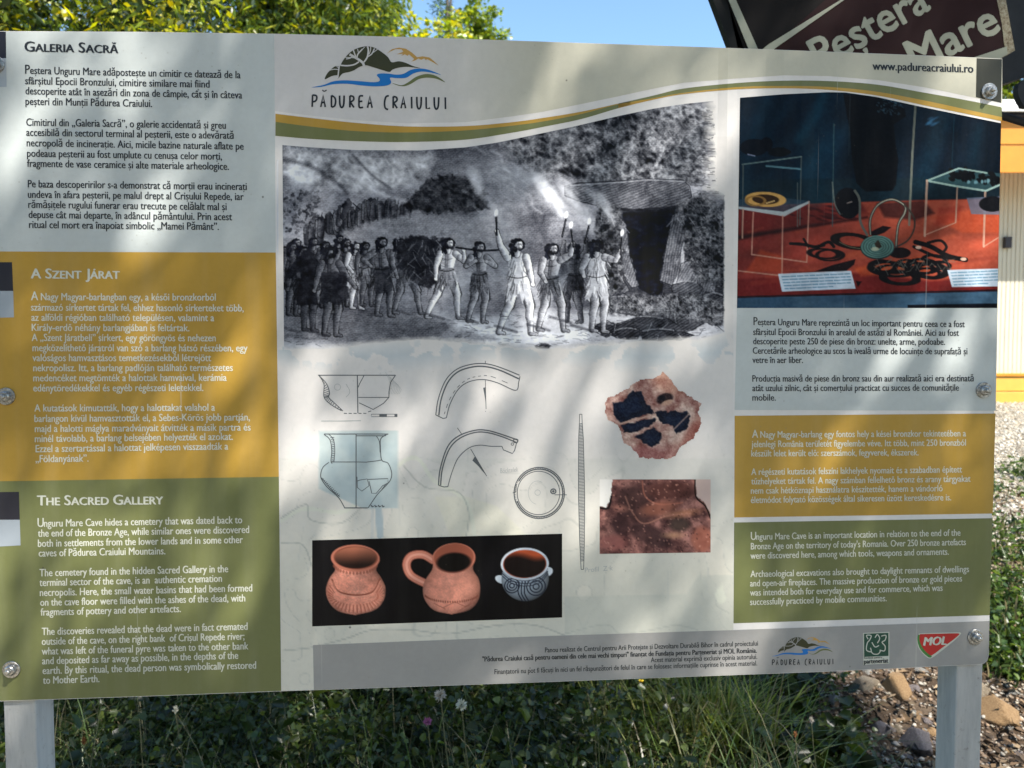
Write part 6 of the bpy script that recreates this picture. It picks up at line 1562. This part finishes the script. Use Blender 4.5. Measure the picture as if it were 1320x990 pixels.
# broad-leaved undergrowth: leaves in rosettes along stems
def herbs(name, P, hgt, ll, lw, cols, per=16):
    n = len(P); t = RNG.random((n, per)) ** .7; h = hgt * (.4 + .8 * RNG.random(n))[:, None]
    Q = P[:, None, :] + np.stack([RNG.normal(size=(n, per)) * .05, RNG.normal(size=(n, per)) * .05, t * h], -1)
    o = leaves(Q.reshape(-1, 3), ll, lw, cols, -.1, name, None, None, .15, .35, True); tag(o, kind='stuff'); return o
HB = .66 * np.array([(.045, .075, .016), (.075, .11, .02), (.025, .045, .012), (.10, .13, .03), (.06, .085, .03)])
herbs('undergrowth', scatter(1500, -3.0, .55, 1.95, 4.0), .40, .026, .010, HB, 20)
herbs('undergrowth', scatter(150, -2.4, .5, 2.0, 3.2), .38, .05, .02, HB * 1.1, 9)
herbs('undergrowth', scatter(600, -3.0, .4, 1.8, 3.0), .46, .020, .009, HB * 1.5, 14)
herbs('undergrowth', scatter(70, .55, 1.2, 2.5, 3.1), .16, .055, .022, HB, 9)
herbs('undergrowth', scatter(160, .3, 1.3, 2.4, 3.5), .14, .022, .009, HB * 1.4, 10)
blades('grass', scatter(2200, -2.4, .9, 1.85, 2.9), .44, .0024, GR * 1.35, 1.3)
blades('dry_stalks', scatter(220, -2.4, .9, 1.8, 2.8), .52, .0016, np.array([(.30, .26, .14), (.24, .22, .12)]), .35)
# the sunlit tuft under the footer and the weeds beside the board's right edge
tf = []
for px, py, nn in ((905, 985, 420), (850, 960, 260), (960, 980, 220), (800, 985, 160), (870, 920, 160)):
    p = ground_at(px, py); q = scatter(nn, p[0] - .11, p[0] + .11, p[1] - .1, p[1] + .12); tf.append(q)
blades('grass', np.concatenate(tf), .30, .0042, np.array([(.18, .24, .04), (.26, .28, .07), (.12, .18, .03), (.32, .30, .12)]), .8)
wd = []
for px, py, nn, rr_ in ((1300, 845, 34, .16), (1290, 800, 26, .16), (1312, 775, 22, .2), (1300, 715, 16, .2), (1308, 735, 18, .25), (1312, 640, 7, .2), (1302, 612, 12, .2), (1300, 690, 10, .2), (1290, 862, 20, .15)):
    p = ground_at(px, py); wd.append(scatter(nn, p[0] - rr_, p[0] + rr_, p[1] - rr_ * .6, p[1] + rr_ * .6))
wd = np.concatenate(wd)
herbs('weeds', wd, .10, .034, .010, np.array([(.06, .11, .02), (.10, .15, .03), (.04, .075, .02)]), 14)
blades('grass', np.repeat(wd, 4, 0) + RNG.normal(size=(len(wd) * 4, 3)) * np.array([.05, .05, 0]), .12, .004, GR * 1.2, .9)

# flowers and dry stalks that can be told apart
m_st, n1_, p1_ = new_mat('dry stalk'); p1_.inputs['Base Color'].default_value = (.16, .15, .07, 1); p1_.inputs['Roughness'].default_value = .8
m_pale = flat_mat('pale seed head', (.52, .46, .38), .9, 60); m_pink = flat_mat('pink clover', (.42, .12, .26), .8, 60); m_yel = flat_mat('yellow petals', (.70, .50, .02), .7, 60); m_rust = flat_mat('rusty seed head', (.34, .13, .04), .9, 60); m_ivory = flat_mat('ivory plume', (.66, .62, .48), .9, 60)
def flower(name, label, px, py, Y, r, mat, kind, cat='flower'):
    c = at(px, py, Y); gx, gy = c.x + .03, c.y + .02; g0 = float(gz(gx, gy))
    t = empty(name, (gx, gy, g0)); tag(t, label, cat); e_ = c - Vector((gx, gy, g0))
    trunk_mesh('stem', [(0, 0, -.02), (e_.x * .2 + .01, e_.y * .3, e_.z * .4), (e_.x * .7, e_.y * .7, e_.z * .8), e_], [.0022, .002, .0016, .0012], m_st, t, 6)
    n_ = 90; d = RNG.normal(size=(n_, 3)); d /= np.linalg.norm(d, axis=1)[:, None]
    if kind == 'disc': d[:, 2] = np.abs(d[:, 2]) * .3 + .1
    if kind == 'plume': d[:, :2] *= .45
    V = []; Fc = []
    for i, q in enumerate(d):
        q = Vector(q); s_ = q.orthogonal().normalized() * r * (.16 if kind != 'disc' else .26); p0 = e_ + q * r * .15; p1 = e_ + q * r * (.8 + .4 * RNG.random()) * (2.2 if kind == 'plume' and q.z > 0 else 1)
        k = len(V); V += [p0, (p0 + p1) / 2 + s_, p1, (p0 + p1) / 2 - s_]; Fc.append((k, k + 1, k + 2, k + 3))
    mesh_obj('flower_head', V, Fc, mat, t)
flower('seed_head', 'shaggy pale seed head, left one of the pair right below the grey footer', 568, 896, 2.05, .017, m_pale, 'ball')
flower('seed_head', 'ragged cream seed head, right and lower one of the pair below the footer', 595, 909, 2.0, .016, m_ivory, 'ball')
flower('clover', 'pink clover blossom in the dark grass below the two seed heads', 551, 930, 2.05, .012, m_pink, 'ball')
flower('dry_plume', 'thin stalk with a white feathery tip below the green text block', 226, 917, 2.1, .008, m_ivory, 'plume', 'plant')
flower('dry_plume', 'rusty brown seed spike near the left post', 108, 957, 2.05, .008, m_rust, 'plume', 'plant')
flower('yellow_flower', 'tiny yellow flower touching the lower edge of the footer', 826, 878, 2.5, .009, m_yel, 'disc')
flower('yellow_flower', 'small yellow blossom low in the shade left of the pink clover', 436, 957, 2.1, .009, m_yel, 'disc')
flower('grass_spike', 'beige grass spike bent over the brown bank', 1046, 930, 2.25, .008, m_pale, 'plume', 'plant')
flower('grass_spike', 'upright tan grass spike right of the bright tuft', 1025, 948, 2.2, .007, m_rust, 'plume', 'plant')
